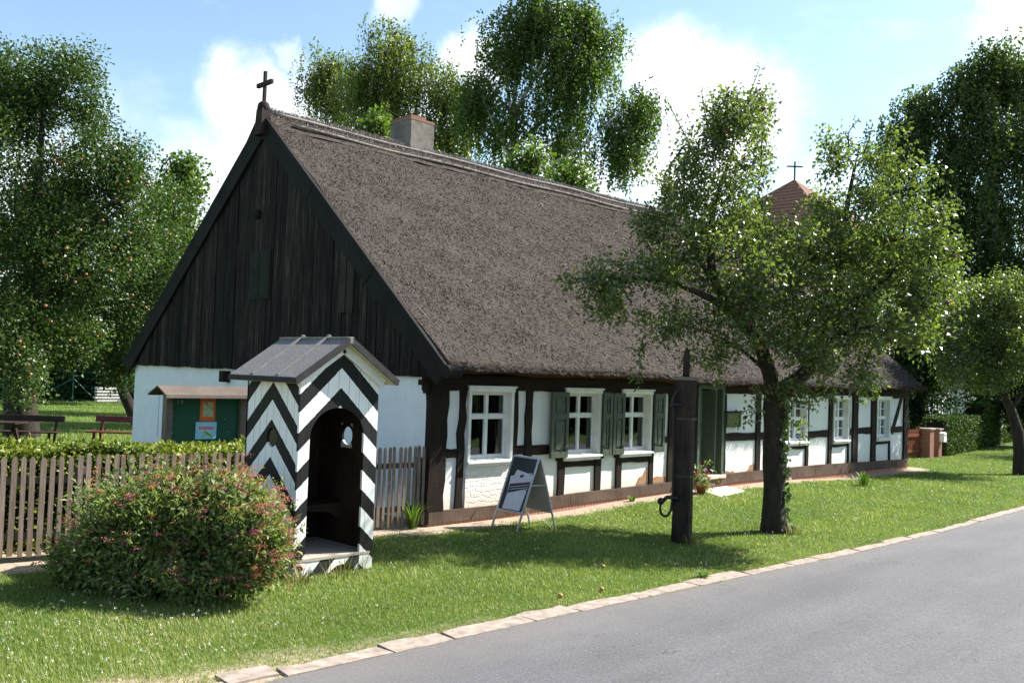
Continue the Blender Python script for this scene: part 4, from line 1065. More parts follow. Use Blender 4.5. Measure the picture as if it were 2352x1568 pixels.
# crooked leaflets (u across from far to near edge, v down)
def UV(u, v, h): return (T0.lerp(T1, u)).lerp(a0.lerp(a1, u), v) + nn * h
def sheet(name, pts, mat, h):
    mb = MB(); mb.prism([tuple(UV(u, v, h)) for u, v in pts], tuple(nn * -.0008)); o = mb.build(name, mat, bd); return o
M_LEAF1 = solid('pale_leaflet', (.60, .60, .66), (.52, .52, .60), .5, .3, 2, bump=.02)
sheet('leaflet', [(.20, .60), (.90, .60), (.86, .97), (.17, .97)], M_LEAF1, .002)
sheet('leaflet', [(.30, .24), (.92, .30), (.86, .62), (.17, .58)], M_LEAF1, .0035)
sheet('leaflet', [(.13, .37), (.90, .27), (1.0, .33), (.97, .56), (.20, .71)], M_LEAF1, .005)
M_DKPRINT = solid('dark_violet_print', (.045, .035, .06), (.035, .03, .05), .5, .3, 2, bump=.02)
sheet('leaflet_band', [(.195, .52), (.955, .435), (.96, .55), (.205, .685)], M_DKPRINT, .0065)
sheet('leaflet_picture', [(.49, .33), (.63, .315), (.635, .365), (.50, .38)], M_DKPRINT, .0066)
sheet('leaflet_emblem', [(.86, .285), (.89, .283), (.89, .32), (.86, .322)], M_DKPRINT, .0066)
sheet('leaflet_line', [(.22, .510), (.955, .420), (.955, .426), (.22, .516)], solid('red_print', (.45, .08, .08), (.4, .07, .07), .5, .3), .0066)
for k in range(2): sheet('leaflet_text', [(.25, .565 + .045 * k), (.92, .483 + .045 * k), (.92, .493 + .045 * k), (.25, .575 + .045 * k)], M_LEAF1, .0078)

# ------------------------------------------------------------------ DISPLAY CASE, STEP, POT
DC = thing('display_case', 'small green wooden display case with papers, hung on the white panel right of the door', 'display case', (8.38, 0, 1.55))
mb = MB(); x0, x1, z0, z1 = 8.10, 8.66, 1.40, 1.72; yb, yf = .008, -.10
mb.box(x0, x0 + .05, yf, yb, z0, z1); mb.box(x1 - .05, x1, yf, yb, z0, z1); mb.box(x0 + .05, x1 - .05, yf, yb, z0, z0 + .045); mb.box(x0 + .05, x1 - .05, yf, yb, z1 - .05, z1); mb.box(x0 + .05, x1 - .05, -.006, yb, z0 + .045, z1 - .05)
mb.build('case_frame', M_GREEN, DC, bevel=.003)
mb = MB(); mb.box(x0 - .035, x1 + .035, yf - .05, yb, z1 + .002, z1 + .022); mb.box(x0 - .02, x0, -.06, -.03, z1 + .022, z1 + .05); mb.box(x1 - .14, x1 - .12, -.06, -.03, z1 + .022, z1 + .05); mb.build('case_roof', M_TIMBER, DC)
mb = MB(); mb.box(x0 + .13, x0 + .30, -.012, -.009, z0 + .13, z1 - .065); mb.box(x0 + .17, x0 + .36, -.018, -.015, z0 + .055, z0 + .16); mb.build('paper', M_PAPER, DC)
mb = MB(); mb.box(x0 + .36, x1 - .08, -.012, -.009, z0 + .06, z1 - .06); mb.build('card', solid('yellow_card', (.42, .44, .20), (.36, .38, .18), .7, .2), DC)
mb = MB(); mb.box(x0 + .05, x1 - .05, yf + .012, yf + .016, z0 + .045, z1 - .05); mb.build('pane', M_GLASS, DC)
mb = MB(); q = [(7.20, -.02), (6.80, -.86), (7.95, -.72), (8.22, -.04)]; q = [(7.18, -.05), (6.72, -.84), (7.92, -.66), (8.20, -.05)]
order = [1, 2, 3, 0]; q = [q[i] for i in order]
mb.hexa([(x, y, .02) for x, y in q] + [(x, y, z) for (x, y), z in zip(q, (.135, .15, .165, .155))])
tag(mb.build('door_step', M_STONE, None, bevel=.012, loc=(7.5, -.45, .02)), 'pale flat stone slab lying in front of the green door', 'step')
M_TERRA = solid('terracotta', (.36, .14, .07), (.28, .10, .055), .85, .2, 8, bump=.3)
PT = thing('flower_pot', 'terracotta pot of white and red flowers left of the door step', 'flower pot', (6.72, -.40, .1))
mb = MB(); mb.lathe([(.07, 0), (.10, .17), (.115, .175), (.115, .21), (.10, .21), (.09, .18)], (6.72, -.40, .09), 18); mb.build('pot', M_TERRA, PT, smooth=True)
mb = MB(); mb.box(6.52, 6.76, -.62, -.50, .05, .13); tag(mb.build('brick', M_BRICK, None, bevel=.006, loc=(6.64, -.56, .05)), 'single red brick lying beside the flower pot', 'brick')

# ------------------------------------------------------------------ BENCHES AND GARDEN THINGS
M_REDW = solid('dark_red_bench_paint', (.115, .020, .018), (.075, .015, .014), .6, .3, 6, bump=.2)
M_BRNW = timber_mat('dark_bench_wood', (.020, .012, .010), (.055, .034, .028))
def bench(label, cx, cy, ang, L, mat, group):
    o = thing('garden_bench', label, 'bench', (cx, cy, 0), group)
    c, s = math.cos(ang), math.sin(ang); W = lambda v: Vector((cx + v.x * c - v.y * s, cy + v.x * s + v.y * c, v.z))
    mb = MB(); mb.box(-L / 2, L / 2, -.22, .0, .43, .465); mb.box(-L / 2, L / 2, .01, .22, .43, .465); mb.xf(W); mb.build('seat', mat, o, bevel=.006)
    mb = MB(); mb.hexa([(-L / 2 + .02, .27, .70), (L / 2 - .02, .27, .70), (L / 2 - .02, .305, .70), (-L / 2 + .02, .305, .70), (-L / 2 + .02, .30, .86), (L / 2 - .02, .30, .86), (L / 2 - .02, .335, .86), (-L / 2 + .02, .335, .86)]); mb.xf(W); mb.build('backrest', mat, o, bevel=.006)
    for x in (-L / 2 + .22, L / 2 - .22):
        mb = MB(); mb.bar((x, .16, 0), (x, .22, .43), .06, .05, up=(0, 1, 0)); mb.bar((x, .22, .43), (x, .315, .84), .06, .045, up=(0, 1, 0)); mb.xf(W); mb.build('leg', mat, o)
        mb = MB(); mb.bar((x, -.20, 0), (x, -.16, .43), .06, .05, up=(0, 1, 0)); mb.xf(W); mb.build('leg', mat, o)
    return o
bench('red garden bench with one back plank beside the white gable wall', 1.26, 14.0, rad(-47), 2.0, M_REDW, 'garden benches')
bench('dark brown bench with high back right under the big apple tree', -1.0, 15.1, rad(-40), 2.0, M_BRNW, 'garden benches')
bench('dark wooden bench seen half at the left photo edge', -3.1, 13.6, rad(140), 1.7, M_BRNW, 'garden benches')
TBL = thing('garden_table', 'dark plank garden table between the benches under the apple tree', 'table', (-2.0, 14.6, 0))
c_, s_2 = math.cos(rad(-40)), math.sin(rad(-40)); TW = lambda v: Vector((-2.0 + v.x * c_ - v.y * s_2, 14.6 + v.x * s_2 + v.y * c_, v.z))
mb = MB()
for k in range(4): mb.box(-.9, .9, -.36 + k * .18, -.36 + k * .18 + .17, .72, .76)
mb.xf(TW); mb.build('tabletop', M_BRNW, TBL)
for x in (-.7, .7):
    mb = MB(); mb.bar((x, -.32, 0), (x, .1, .72), .08, .06, up=(1, 0, 0)); mb.bar((x + .065, .32, 0), (x + .065, -.1, .72), .08, .06, up=(1, 0, 0)); mb.xf(TW); mb.build('leg', M_BRNW, TBL)
# wire fence with green posts at the end of the lawn
WF = thing('wire_fence', 'green wire fence with strutted posts across the end of the lawn', 'fence', (9.8, 42.5, 0))
M_GPOST = solid('green_metal_post', (.02, .11, .085), (.015, .09, .07), .5, .4)
wp = [(3.5, 46.0), (7.0, 44.3), (10.14, 42.9), (12.3, 41.0), (15.0, 38.6)]
for (x, y) in wp:
    mb = MB(); mb.tube([(x, y, 0), (x, y, 1.75)], .035, 7); mb.build('post', M_GPOST, WF)
mb = MB(); mb.tube([(10.14, 42.9, 1.3), (8.3, 43.9, 0)], .03, 6); mb.tube([(10.14, 42.9, 1.3), (11.2, 42.0, 0)], .03, 6); mb.build('strut', M_GPOST, WF)
mb = MB()
for z in (.08, .5, .9, 1.3, 1.7):
    for a, b in zip(wp[:-1], wp[1:]): mb.tube([(a[0], a[1], z), (b[0], b[1], z)], .004, 4, caps=False)
mb.build('wire', M_GPOST, WF)
mb = MB(); rb = random.Random(2)
for k in range(5): mb.box(11.0 + rb.uniform(-.05, .05), 12.5 + rb.uniform(-.2, .2), 41.75, 42.1, .06 + k * .17, .06 + k * .17 + .11)
tag(mb.build('plank_stack', solid('pale_planks', (.62, .60, .56), (.5, .48, .45), .8, .2), None, loc=(11.7, 42, 0)), 'small stack of pale planks behind the wire fence', 'planks')

# ================================================================== VEGETATION
def leaf_mat(name, dark, mid, light, rough=.42, spec=.45, transl=.32, tcol=(1.5, 1.7, .5)):
    m, t = newmat(name)
    a = t.n('ShaderNodeAttribute', attribute_name='rnd').outputs['Fac']
    c = t.ramp(a, [(0, dark), (.55, mid), (1, light)])
    sh = t.pbr(c, rough, spec)
    tr = t.n('ShaderNodeBsdfTranslucent', {'Color': t.mix(1., c, (*tcol, 1), 'MULTIPLY')}).outputs[0]
    t.out(t.n('ShaderNodeMixShader', {0: transl, 1: sh, 2: tr}).outputs[0])
    return m
def bark(name, dark, light, sc=6):
    m, t = newmat(name)
    v = t.coord((1, 1, .35)); n = t.noise(v, sc, 6, .7); f = t.noise(v, sc * 6, 4, .7)
    c = t.ramp(t.math('ADD', t.math('MULTIPLY', n, .6), t.math('MULTIPLY', f, .4)), [(.35, dark), (.65, light)])
    t.out(t.pbr(c, .9, .15, t.bump(t.math('ADD', n, f), .9, .03))); return m
M_BARK = bark('apple_bark', (.018, .014, .011), (.062, .050, .040)); M_BARKG = bark('dark_bark', (.02, .017, .014), (.06, .05, .042))
def birch_bark():
    m, t = newmat('birch_bark')
    v = t.coord((1, 1, 5)); n = t.noise(v, 2.5, 5, .7)
    t.out(t.pbr(t.ramp(n, [(.38, (.03, .03, .03)), (.46, (.55, .53, .50)), (.7, (.68, .66, .63))]), .8, .2)); return m
M_BIRCHB = birch_bark()

def leaf_quads(C, A, N, L, W, fold=.25):
    """folded rhombic leaves: C base points, A axes, N normals"""
    A = A / np.linalg.norm(A, axis=1)[:, None]; B = np.cross(A, N); B /= np.linalg.norm(B, axis=1)[:, None] + 1e-9; Nn = np.cross(B, A)
    L = np.asarray(L)[:, None]; W = np.asarray(W)[:, None]
    m = C + A * L * .45
    V = np.stack([C, m + B * W * .5 + Nn * W * fold, C + A * L - Nn * L * .12, m - B * W * .5 + Nn * W * fold], 1)
    return V.reshape(-1, 3)

class Tree:
    def __init__(s, seed): s.P = []; s.par = []; s.R = []; s.rs = np.random.RandomState(seed); s.tips = []
    def add(s, p, par, r=0.): s.P.append(np.array(p, float)); s.par.append(par); s.R.append(r); return len(s.P) - 1
    def limb(s, pts, r0, r1, sub=.3):
        pts = [np.array(p, float) for p in pts]
        if s.P:
            A = np.array(s.P); k = int(np.argmin(((A - pts[0]) ** 2).sum(1)))
        else: k = -1
        first = k; n = len(pts); tot = sum(np.linalg.norm(pts[i + 1] - pts[i]) for i in range(n - 1)); acc = 0
        if k < 0: k = s.add(pts[0], -1, r0)
        for i in range(n - 1):
            a, b = pts[i], pts[i + 1]; d = np.linalg.norm(b - a); m = max(1, int(d / sub))
            p0 = pts[max(i - 1, 0)]; p3 = pts[min(i + 2, n - 1)]
            for q in range(1, m + 1):
                f = q / m; f2, f3 = f * f, f ** 3
                p = .5 * ((2 * a) + (-p0 + b) * f + (2 * p0 - 5 * a + 4 * b - p3) * f2 + (-p0 + 3 * a - 3 * b + p3) * f3)
                k = s.add(p, k, r0 + (r1 - r0) * ((acc + d * f) / tot))
            acc += d
        return k
    def attach(s, targets, seg=.35, sag=.0, upb=.15, jit=.06, minlimb=0):
        T = np.asarray(targets); A = np.array(s.P[minlimb:])
        dist = np.array([np.min(((A - t_) ** 2).sum(1)) for t_ in T])
        cap = len(s.P) + len(T) * 14 + 10; buf = np.zeros((cap, 3)); buf[:len(s.P)] = np.array(s.P)
        for i in np.argsort(dist):
            c = T[i]; n = len(s.P); D = buf[minlimb:n]; v = c - D; dd = np.sqrt((v ** 2).sum(1))
            cost = dd * (1 + .35 * np.clip(-v[:, 2] / (dd + 1e-6), 0, 1))
            k = int(np.argmin(cost)) + minlimb; p = s.P[k]; d = dd[k - minlimb]
            if d < .05: continue
            pp = s.P[s.par[k]] if s.par[k] >= 0 else p - np.array([0, 0, 1.]); dr = p - pp; dr = dr / (np.linalg.norm(dr) + 1e-6)
            ctrl = p + dr * d * .3 + (c - p) * .25 + np.array([0, 0, upb * d]) + s.rs.normal(0, jit * d, 3)
            m = max(2, min(12, int(d / seg)))
            for q in range(1, m + 1):
                f = q / m; x = p * (1 - f) ** 2 + ctrl * 2 * f * (1 - f) + c * f * f; x = x - np.array([0, 0, sag * d * f * f])
                k = s.add(x, k); buf[k] = x
            s.tips.append(k)
    def radii(s, rt=.006, ex=.5):
        n = len(s.P); cnt = np.zeros(n)
        ch = [0] * n
        for k in range(n):
            if s.par[k] >= 0: ch[s.par[k]] += 1
        for k in range(n - 1, -1, -1):
            if ch[k] == 0: cnt[k] += 1
            if s.par[k] >= 0: cnt[s.par[k]] += cnt[k]
        s.rr = np.array([s.R[k] if s.R[k] > 0 else rt * cnt[k] ** ex for k in range(n)])
        for k in range(n):
            p = s.par[k]
            if p >= 0 and s.R[k] == 0: s.rr[k] = min(s.rr[k], s.rr[p] * .9)
        s.cnt = cnt
    def tubes(s, name, mat, parent, rmin=0., nmax=9):
        n = len(s.P); kids = [[] for _ in range(n)]
        for k in range(n):
            if s.par[k] >= 0: kids[s.par[k]].append(k)
        chains = []; stack = [(0, -1)]
        while stack:
            k, frm = stack.pop(); ch = [frm, k] if frm >= 0 else [k]
            while kids[k]:
                o = sorted(kids[k], key=lambda q: -s.rr[q] - s.cnt[q] * 1e-5)
                for q in o[1:]: stack.append((q, k))
                k = o[0]; ch.append(k)
            chains.append(ch)
        V = []; F = []; b0 = 0
        for ch in chains:
            if len(ch) < 2: continue
            r = s.rr[ch].copy(); 
            if s.par[ch[0]] >= 0 or ch[0] != 0: r[0] = r[1] if len(r) > 1 else r[0]
            if r.max() < rmin: continue
            m = 4 if r.max() < .02 else 6 if r.max() < .06 else nmax
            P = np.array([s.P[q] for q in ch]); d = np.gradient(P, axis=0); d /= np.linalg.norm(d, axis=1)[:, None] + 1e-9
            ref = np.array([.3, .2, .9]) if abs(d[0] @ np.array([.3, .2, .9])) < .9 else np.array([1., 0, 0])
            a = np.cross(d, ref); a /= np.linalg.norm(a, axis=1)[:, None] + 1e-9; b = np.cross(d, a)
            th_ = np.arange(m) * 2 * PI / m
            ring = P[:, None] + (a[:, None] * np.cos(th_)[None, :, None] + b[:, None] * np.sin(th_)[None, :, None]) * r[:, None, None]
            if m >= 9: ring = ring + (s.rs.rand(len(ch), m, 1) - .5) * .10 * r[:, None, None] * (a[:, None] * np.cos(th_)[None, :, None] + b[:, None] * np.sin(th_)[None, :, None])
            V.append(ring.reshape(-1, 3)); k = np.arange(len(ch) * m).reshape(len(ch), m); kk = np.roll(k, -1, 1)
            F.append((np.stack([k[:-1], kk[:-1], kk[1:], k[1:]], -1) + b0).reshape(-1, 4)); b0 += len(ch) * m
        return npmesh(name, np.concatenate(V), np.concatenate(F), mat, parent, smooth=True)

def blob_points(rs, blobs, dens=1., shell=.0):
    """blobs: (cx,cy,cz, rx,ry,rz, n)"""
    out = []
    for b in blobs:
        n = max(1, int(b[6] * dens)); d = rs.normal(0, 1, (n, 3)); d /= np.linalg.norm(d, axis=1)[:, None]
        r = rs.rand(n) ** (1 / 3.) if not shell else shell + (1 - shell) * rs.rand(n) ** .6
        out.append(np.array(b[:3]) + d * r[:, None] * np.array(b[3:6]))
    return np.concatenate(out)

def spray_leaves(rs, centers, per, spread, L, wr, upn=.5, droop=.15, outward=None, squash=(1, 1, 1)):
    """leaf clusters round twig points"""
    n = len(centers) * per; C = np.repeat(centers, per, 0); o = rs.normal(0, 1, (n, 3)); o /= np.linalg.norm(o, axis=1)[:, None]
    o *= (rs.rand(n) ** .5)[:, None]; P = C + o * spread * np.array(squash)
    A = o * .8 + rs.normal(0, .55, (n, 3)); A[:, 2] -= droop
    N = rs.normal(0, .55, (n, 3)) + np.array([0, 0, upn]) + o * .3
    l = L * rs.uniform(.65, 1.25, n); 
    return leaf_quads(P, A, N, l, l * wr * rs.uniform(.85, 1.15, n)), n

def clump_rnd(rs, ncl, per, wcl=.5):
    a = np.repeat(rs.rand(ncl), per); b = rs.rand(ncl * per); return np.clip(a * wcl + b * (1 - wcl), 0, 1)

def leaf_obj(name, V, mat, parent, rnd): return npmesh(name, V, np.arange(len(V)).reshape(-1, 4), mat, parent, rnd=rnd)

# image-plane helper used only to derive sizes: a point at a given bearing / height angle and distance
def at(x, y, dep): return CC + (r2 * ((x - 1176) / CAMF) + u2 * (-(y - 784) / CAMF) + fw) * dep
def pblob(x, y, rx, ry, dep, n, rz=None):
    if dep < 16 and 1280 < x < 1720 and abs(dep - 14.57) < .6: dep -= .5
    c = at(x, y, dep); s = dep / CAMF; rzz = (rz if rz is not None else (rx + ry) / 2 * s)
    return (c, rx * s, ry * s, rzz, n)
def pblob_pts(rs, bl, shell=0.):
    out = []
    for c, a, b, d, n in bl:
        q = rs.normal(0, 1, (n, 3)); q /= np.linalg.norm(q, axis=1)[:, None]
        r = (rs.rand(n) ** (1 / 3.) if not shell else shell + (1 - shell) * rs.rand(n))[:, None]; q *= r
        out.append(np.array(c) + q[:, :1] * a * np.array(rt) + q[:, 1:2] * b * np.array([0, 0, 1.]) + q[:, 2:] * d * np.array([fw.x, fw.y, 0]))
    return np.concatenate(out)

APPLE_ME = None
def apples(tree_obj, pts, r, mats, rs):
    """single fruits as parts that share one mesh per colour"""
    mes = []
    for m in mats:
        mb = MB(); mb.lathe([(.15 * r, -.85 * r), (.7 * r, -.75 * r), (1. * r, -.1 * r), (.95 * r, .4 * r), (.6 * r, .8 * r), (.12 * r, .72 * r)], (0, 0, 0), 9)
        me = bpy.data.meshes.new('apple'); me.from_pydata(mb.v, [], mb.f); me.materials.append(m); me.polygons.foreach_set('use_smooth', np.ones(len(mb.f), bool)); me.update(); mes.append(me)
    off = np.array(wloc(tree_obj))
    for p in pts:
        o = bpy.data.objects.new('apple', mes[rs.randint(len(mes))]); COL.objects.link(o); o.parent = tree_obj; o.location = tuple(np.array(p) - off); o.scale = [rs.uniform(.8, 1.15)] * 3
M_AP_RED = solid('red_apple', (.30, .045, .035), (.20, .05, .03), .35, .5, 20, bump=.02); M_AP_YEL = solid('blush_apple', (.36, .25, .07), (.36, .11, .05), .35, .5, 12, bump=.02); M_AP_DK = solid('dusky_apple', (.13, .03, .032), (.09, .025, .03), .4, .4, 20, bump=.02)
M_PINKAP = solid('pink_apple', (.36, .09, .06), (.33, .17, .07), .35, .5, 14, bump=.02)

M_LF_STREET = leaf_mat('street_apple_leaf', (.046, .068, .026), (.092, .124, .044), (.185, .218, .090), .32, .6, .48)
M_LF_APPLE = leaf_mat('orchard_apple_leaf', (.024, .048, .012), (.050, .090, .021), (.10, .150, .040), .45, .32, .28)
M_LF_MAPLE = leaf_mat('maple_leaf', (.045, .080, .016), (.085, .135, .026), (.14, .20, .042), .5, .3, .35)
M_LF_DARK = leaf_mat('dark_leaf', (.010, .024, .008), (.022, .046, .013), (.042, .072, .020), .6, .12, .22)
M_LF_DARK2 = leaf_mat('weeping_birch_leaf', (.026, .048, .014), (.052, .088, .022), (.10, .142, .040), .45, .35, .38)
M_LF_BIRCH = leaf_mat('birch_leaf', (.035, .065, .015), (.070, .118, .024), (.125, .180, .040), .42, .4, .42)
M_LF_BIRCH2 = leaf_mat('olive_birch_leaf', (.055, .078, .022), (.11, .140, .042), (.18, .215, .070), .42, .4, .45)
M_LF_HEDGE = leaf_mat('golden_hedge_leaf', (.06, .095, .012), (.17, .215, .03), (.34, .36, .06), .5, .35, .3, (1.2, 1.3, .6))
M_LF_GHEDGE = leaf_mat('clipped_hedge_leaf', (.016, .036, .010), (.036, .068, .015), (.070, .115, .025), .6, .15, .25)
M_LF_SPIREA = leaf_mat('spirea_leaf', (.070, .108, .032), (.165, .222, .072), (.34, .39, .145), .5, .3, .34, (1.3, 1.4, .6))
M_LF_IVY = leaf_mat('ivy_leaf', (.015, .04, .012), (.035, .075, .018), (.07, .12, .03), .3, .6, .15)

# ---------------------------------------------------------------- street apple tree
D0 = 14.57
def street_tree():
    rs = np.random.RandomState(12); T = Tree(12); g = lambda x, y, dd=0.: np.array(at(x, y, D0 + dd))
    root = thing('apple_tree', 'gnarled street apple tree with ivy on its trunk and dark red fruit', 'tree', (4.52, -3.22, 0))
    base = np.array([4.52, -3.22, -.15])
    T.limb([base, (4.50, -3.215, .06), (4.48, -3.21, .35), g(1779, 1090), g(1777, 1000), g(1780, 930), g(1785, 880)], .21, .17, .12)
    for k in range(len(T.P)):   # root flare and swellings
        z = T.P[k][2]; T.R[k] = .172 + .075 * math.exp(-max(z, 0) / .16) + .012 * math.sin(z * 7) + .03 * max(0, (z - 1.9) / .5)
    T.limb([g(1780, 925), g(1768, 860), g(1748, 800, -.1), g(1722, 760, -.2), g(1700, 738, -.3), g(1668, 690, -.4), g(1640, 650, -.5), g(1632, 560, -.5), g(1640, 470, -.4), g(1680, 360, -.3), g(1700, 280, -.2)], .125, .012)
    T.limb([g(1787, 910), g(1822, 880, .1), g(1855, 850, .2), g(1885, 790, .3), g(1915, 730, .35), g(1930, 660, .4), g(1935, 560, .5), g(1950, 450, .5), g(1975, 330, .5)], .13, .014)
    T.limb([g(1888, 780, .3), g(1935, 720, .1), g(1985, 680, -.1), g(2030, 640, -.2), g(2062, 612, -.3), g(2072, 560, -.3), g(2085, 470, -.2)], .085, .014)
    T.limb([g(1700, 738, -.3), g(1640, 690, -.9), g(1560, 655, -1.2), g(1480, 640, -1.3), g(1400, 640, -1.3), g(1330, 640, -1.3)], .07, .012)
    T.limb([g(1640, 650, -.5), g(1590, 560, .2), g(1570, 450, .4), g(1575, 340, .4)], .05, .010)
    T.limb([g(1850, 860, .2), g(1830, 740, .9), g(1815, 620, 1.3), g(1800, 520, 1.4)], .07, .012)
    T.limb([g(1885, 790, .3), g(1960, 760, -.9), g(2040, 740, -1.3), g(2130, 700, -1.4)], .05, .010)
    T.limb([g(1768, 860), g(1700, 800, .6), g(1620, 760, .9), g(1540, 740, 1.)], .045, .010)
    bl = [pblob(1700, 600, 180, 120, D0, 62, 1.35), pblob(1820, 650, 190, 150, D0 + .1, 115, 1.4), pblob(1850, 560, 120, 80, D0 + .3, 34, .9), pblob(1690, 740, 110, 60, D0 - 1.0, 14, .5), pblob(1840, 780, 100, 60, D0 - 1.0, 14, .5), pblob(1640, 450, 95, 140, D0 - .2, 40, .9), pblob(1700, 310, 62, 90, D0 - .3, 20, .6), pblob(1590, 400, 55, 100, D0 + .3, 20, .7), pblob(1690, 245, 42, 45, D0 - .2, 9, .4), pblob(1648, 285, 36, 55, D0, 9, .4), pblob(1745, 255, 32, 30, D0 - .2, 6, .3), pblob(1755, 420, 60, 110, D0, 20, .8),
          pblob(1960, 480, 95, 120, D0 + .4, 46, 1.1), pblob(2085, 500, 95, 130, D0 - .2, 46, 1.0), pblob(2110, 640, 85, 105, D0 - .5, 40, 1.0), pblob(2050, 740, 110, 70, D0 - .8, 34, 1.2), pblob(1910, 780, 120, 80, D0 - .2, 36, 1.5),
          pblob(1470, 630, 90, 45, D0 - 1.2, 19, .6), pblob(1370, 640, 70, 36, D0 - 1.3, 12, .5), pblob(1400, 700, 70, 30, D0 - 1.0, 8, .5), pblob(1520, 725, 85, 50, D0 - .2, 13, .7), pblob(1640, 790, 80, 50, D0 + .3, 9, .6), pblob(1560, 560, 80, 70, D0 - .4, 16, .8),
          pblob(1500, 520, 60, 40, D0 - .3, 10, .6), pblob(1870, 885, 85, 32, D0 - .5, 7, .7), pblob(1960, 860, 60, 40, D0 - .7, 6, .5), pblob(1790, 500, 110, 60, D0 + .6, 26, 1.0), pblob(2160, 600, 50, 70, D0 - .3, 12, .6), pblob(1900, 350, 40, 55, D0 + .4, 9, .4), pblob(2050, 360, 60, 50, D0, 10, .6)]
    pts = pblob_pts(rs, bl)
    # open notch between the two lobes of the crown
    nc = np.array(g(1828, 395)); dl = (pts - nc) @ np.array(rt); pts = pts[~((np.abs(dl) < .52) & (pts[:, 2] > nc[2] - .78))]
    # thin hanging twigs: left of the post, and by the trunk
    hang = [g(1478, 790, -.8), g(1470, 830, -.8), g(1466, 868, -.8), g(1640, 840, .3), g(1655, 870, .3), g(1590, 800, .4), g(1735, 935, -.3), g(1712, 962, -.35), g(1740, 900, -.3), g(1830, 970, -.25), g(1845, 1010, -.25), g(1990, 905, -.7), g(2000, 890, -.7), g(1310, 650, -1.3), g(1295, 632, -1.3)]
    # upright water shoots
    sh = [((1700, 300), (1745, 155)), ((1660, 320), (1650, 200)), ((1600, 360), (1548, 250)), ((1640, 330), (1612, 215)), ((1720, 330), (1775, 245)), ((1910, 350), (1922, 300)), ((1950, 340), (1970, 278)), ((1980, 360), (2000, 300)), ((1750, 380), (1765, 270)), ((1930, 380), (1890, 330)), ((2050, 370), (2062, 300)), ((1575, 330), (1520, 400))]
    ex = [p for a, b in sh for p in (g(*a, rs.uniform(-.3, .3)),)]
    tot = np.concatenate([pts, np.array(ex)]); T.attach(tot, .3, upb=.12, jit=.07, minlimb=12); n0 = len(T.tips); T.attach(np.array(hang), .2, upb=.12, jit=.05, minlimb=12)
    nst = len(T.P)
    shoot_nodes = []
    for (a, b) in sh:
        p0 = g(*a); p1 = g(*b); A = np.array(T.P); p1 = p1 + (A[np.argmin(((A - p0) ** 2).sum(1))] - p0) * .9
        T.limb([p0, p0 * .45 + p1 * .55 + rs.normal(0, .04, 3), p1], .013, .006, .06); 
    T.radii(.0055, .5)
    P = np.array(T.P); thin = np.where((T.rr < .016))[0]; thin = thin[thin < nst]
    tr = T.tubes('trunk', M_BARK, root)
    cen = P[thin]; keep = rs.rand(len(cen)) < .95; cen = cen[keep]
    V1, n1 = spray_leaves(rs, P[T.tips[:n0]], 42, .27, .076, .58, .55, .15); r1 = clump_rnd(rs, n0, 42, .3); nh = len(T.tips) - n0; Vh, _ = spray_leaves(rs, P[T.tips[n0:]], 16, .12, .072, .58, .5, .3); rh = rs.rand(nh * 16)
    V2, n2 = spray_leaves(rs, cen, 16, .17, .068, .60, .55, .2); r2_ = clump_rnd(rs, len(cen), 16, .35)
    so = np.arange(nst, len(P)); V3, n3 = spray_leaves(rs, P[so], 4, .06, .068, .5, .3, -.1); r3 = rs.rand(n3)
    leaf_obj('crown', np.concatenate([V1, V2, V3, Vh]), M_LF_STREET, root, np.concatenate([r1, r2_, r3, rh]))
    cand = P[T.tips]; ap = cand[rs.choice(len(cand), 85, replace=False)] + rs.normal(0, .1, (85, 3)) - np.array([0, 0, .06]); apples(root, ap, .030, [M_AP_DK, M_AP_DK, M_AP_RED], rs)
    # ivy climbing the sunny side of the trunk
    q = []
    for i in range(420):
        z = rs.uniform(.05, 2.3); ang = rs.normal(-1.25 + .35 * math.sin(z * 3), .32); 
        if rs.rand() < .25: ang = rs.normal(-.2, .3); z = rs.uniform(1.2, 2.4)
        c = np.array(T.P[int(np.argmin([abs(p[2] - z) for p in T.P[:20]]))]); rr = .185 + .05 * math.exp(-z / .2)
        q.append([c[0] + rr * math.cos(ang), c[1] + rr * math.sin(ang), z])
    V, n = spray_leaves(rs, np.array(q), 1, .05, .065, .9, .1, .5); leaf_obj('ivy', V, M_LF_IVY, root, rs.rand(n))
street_tree()

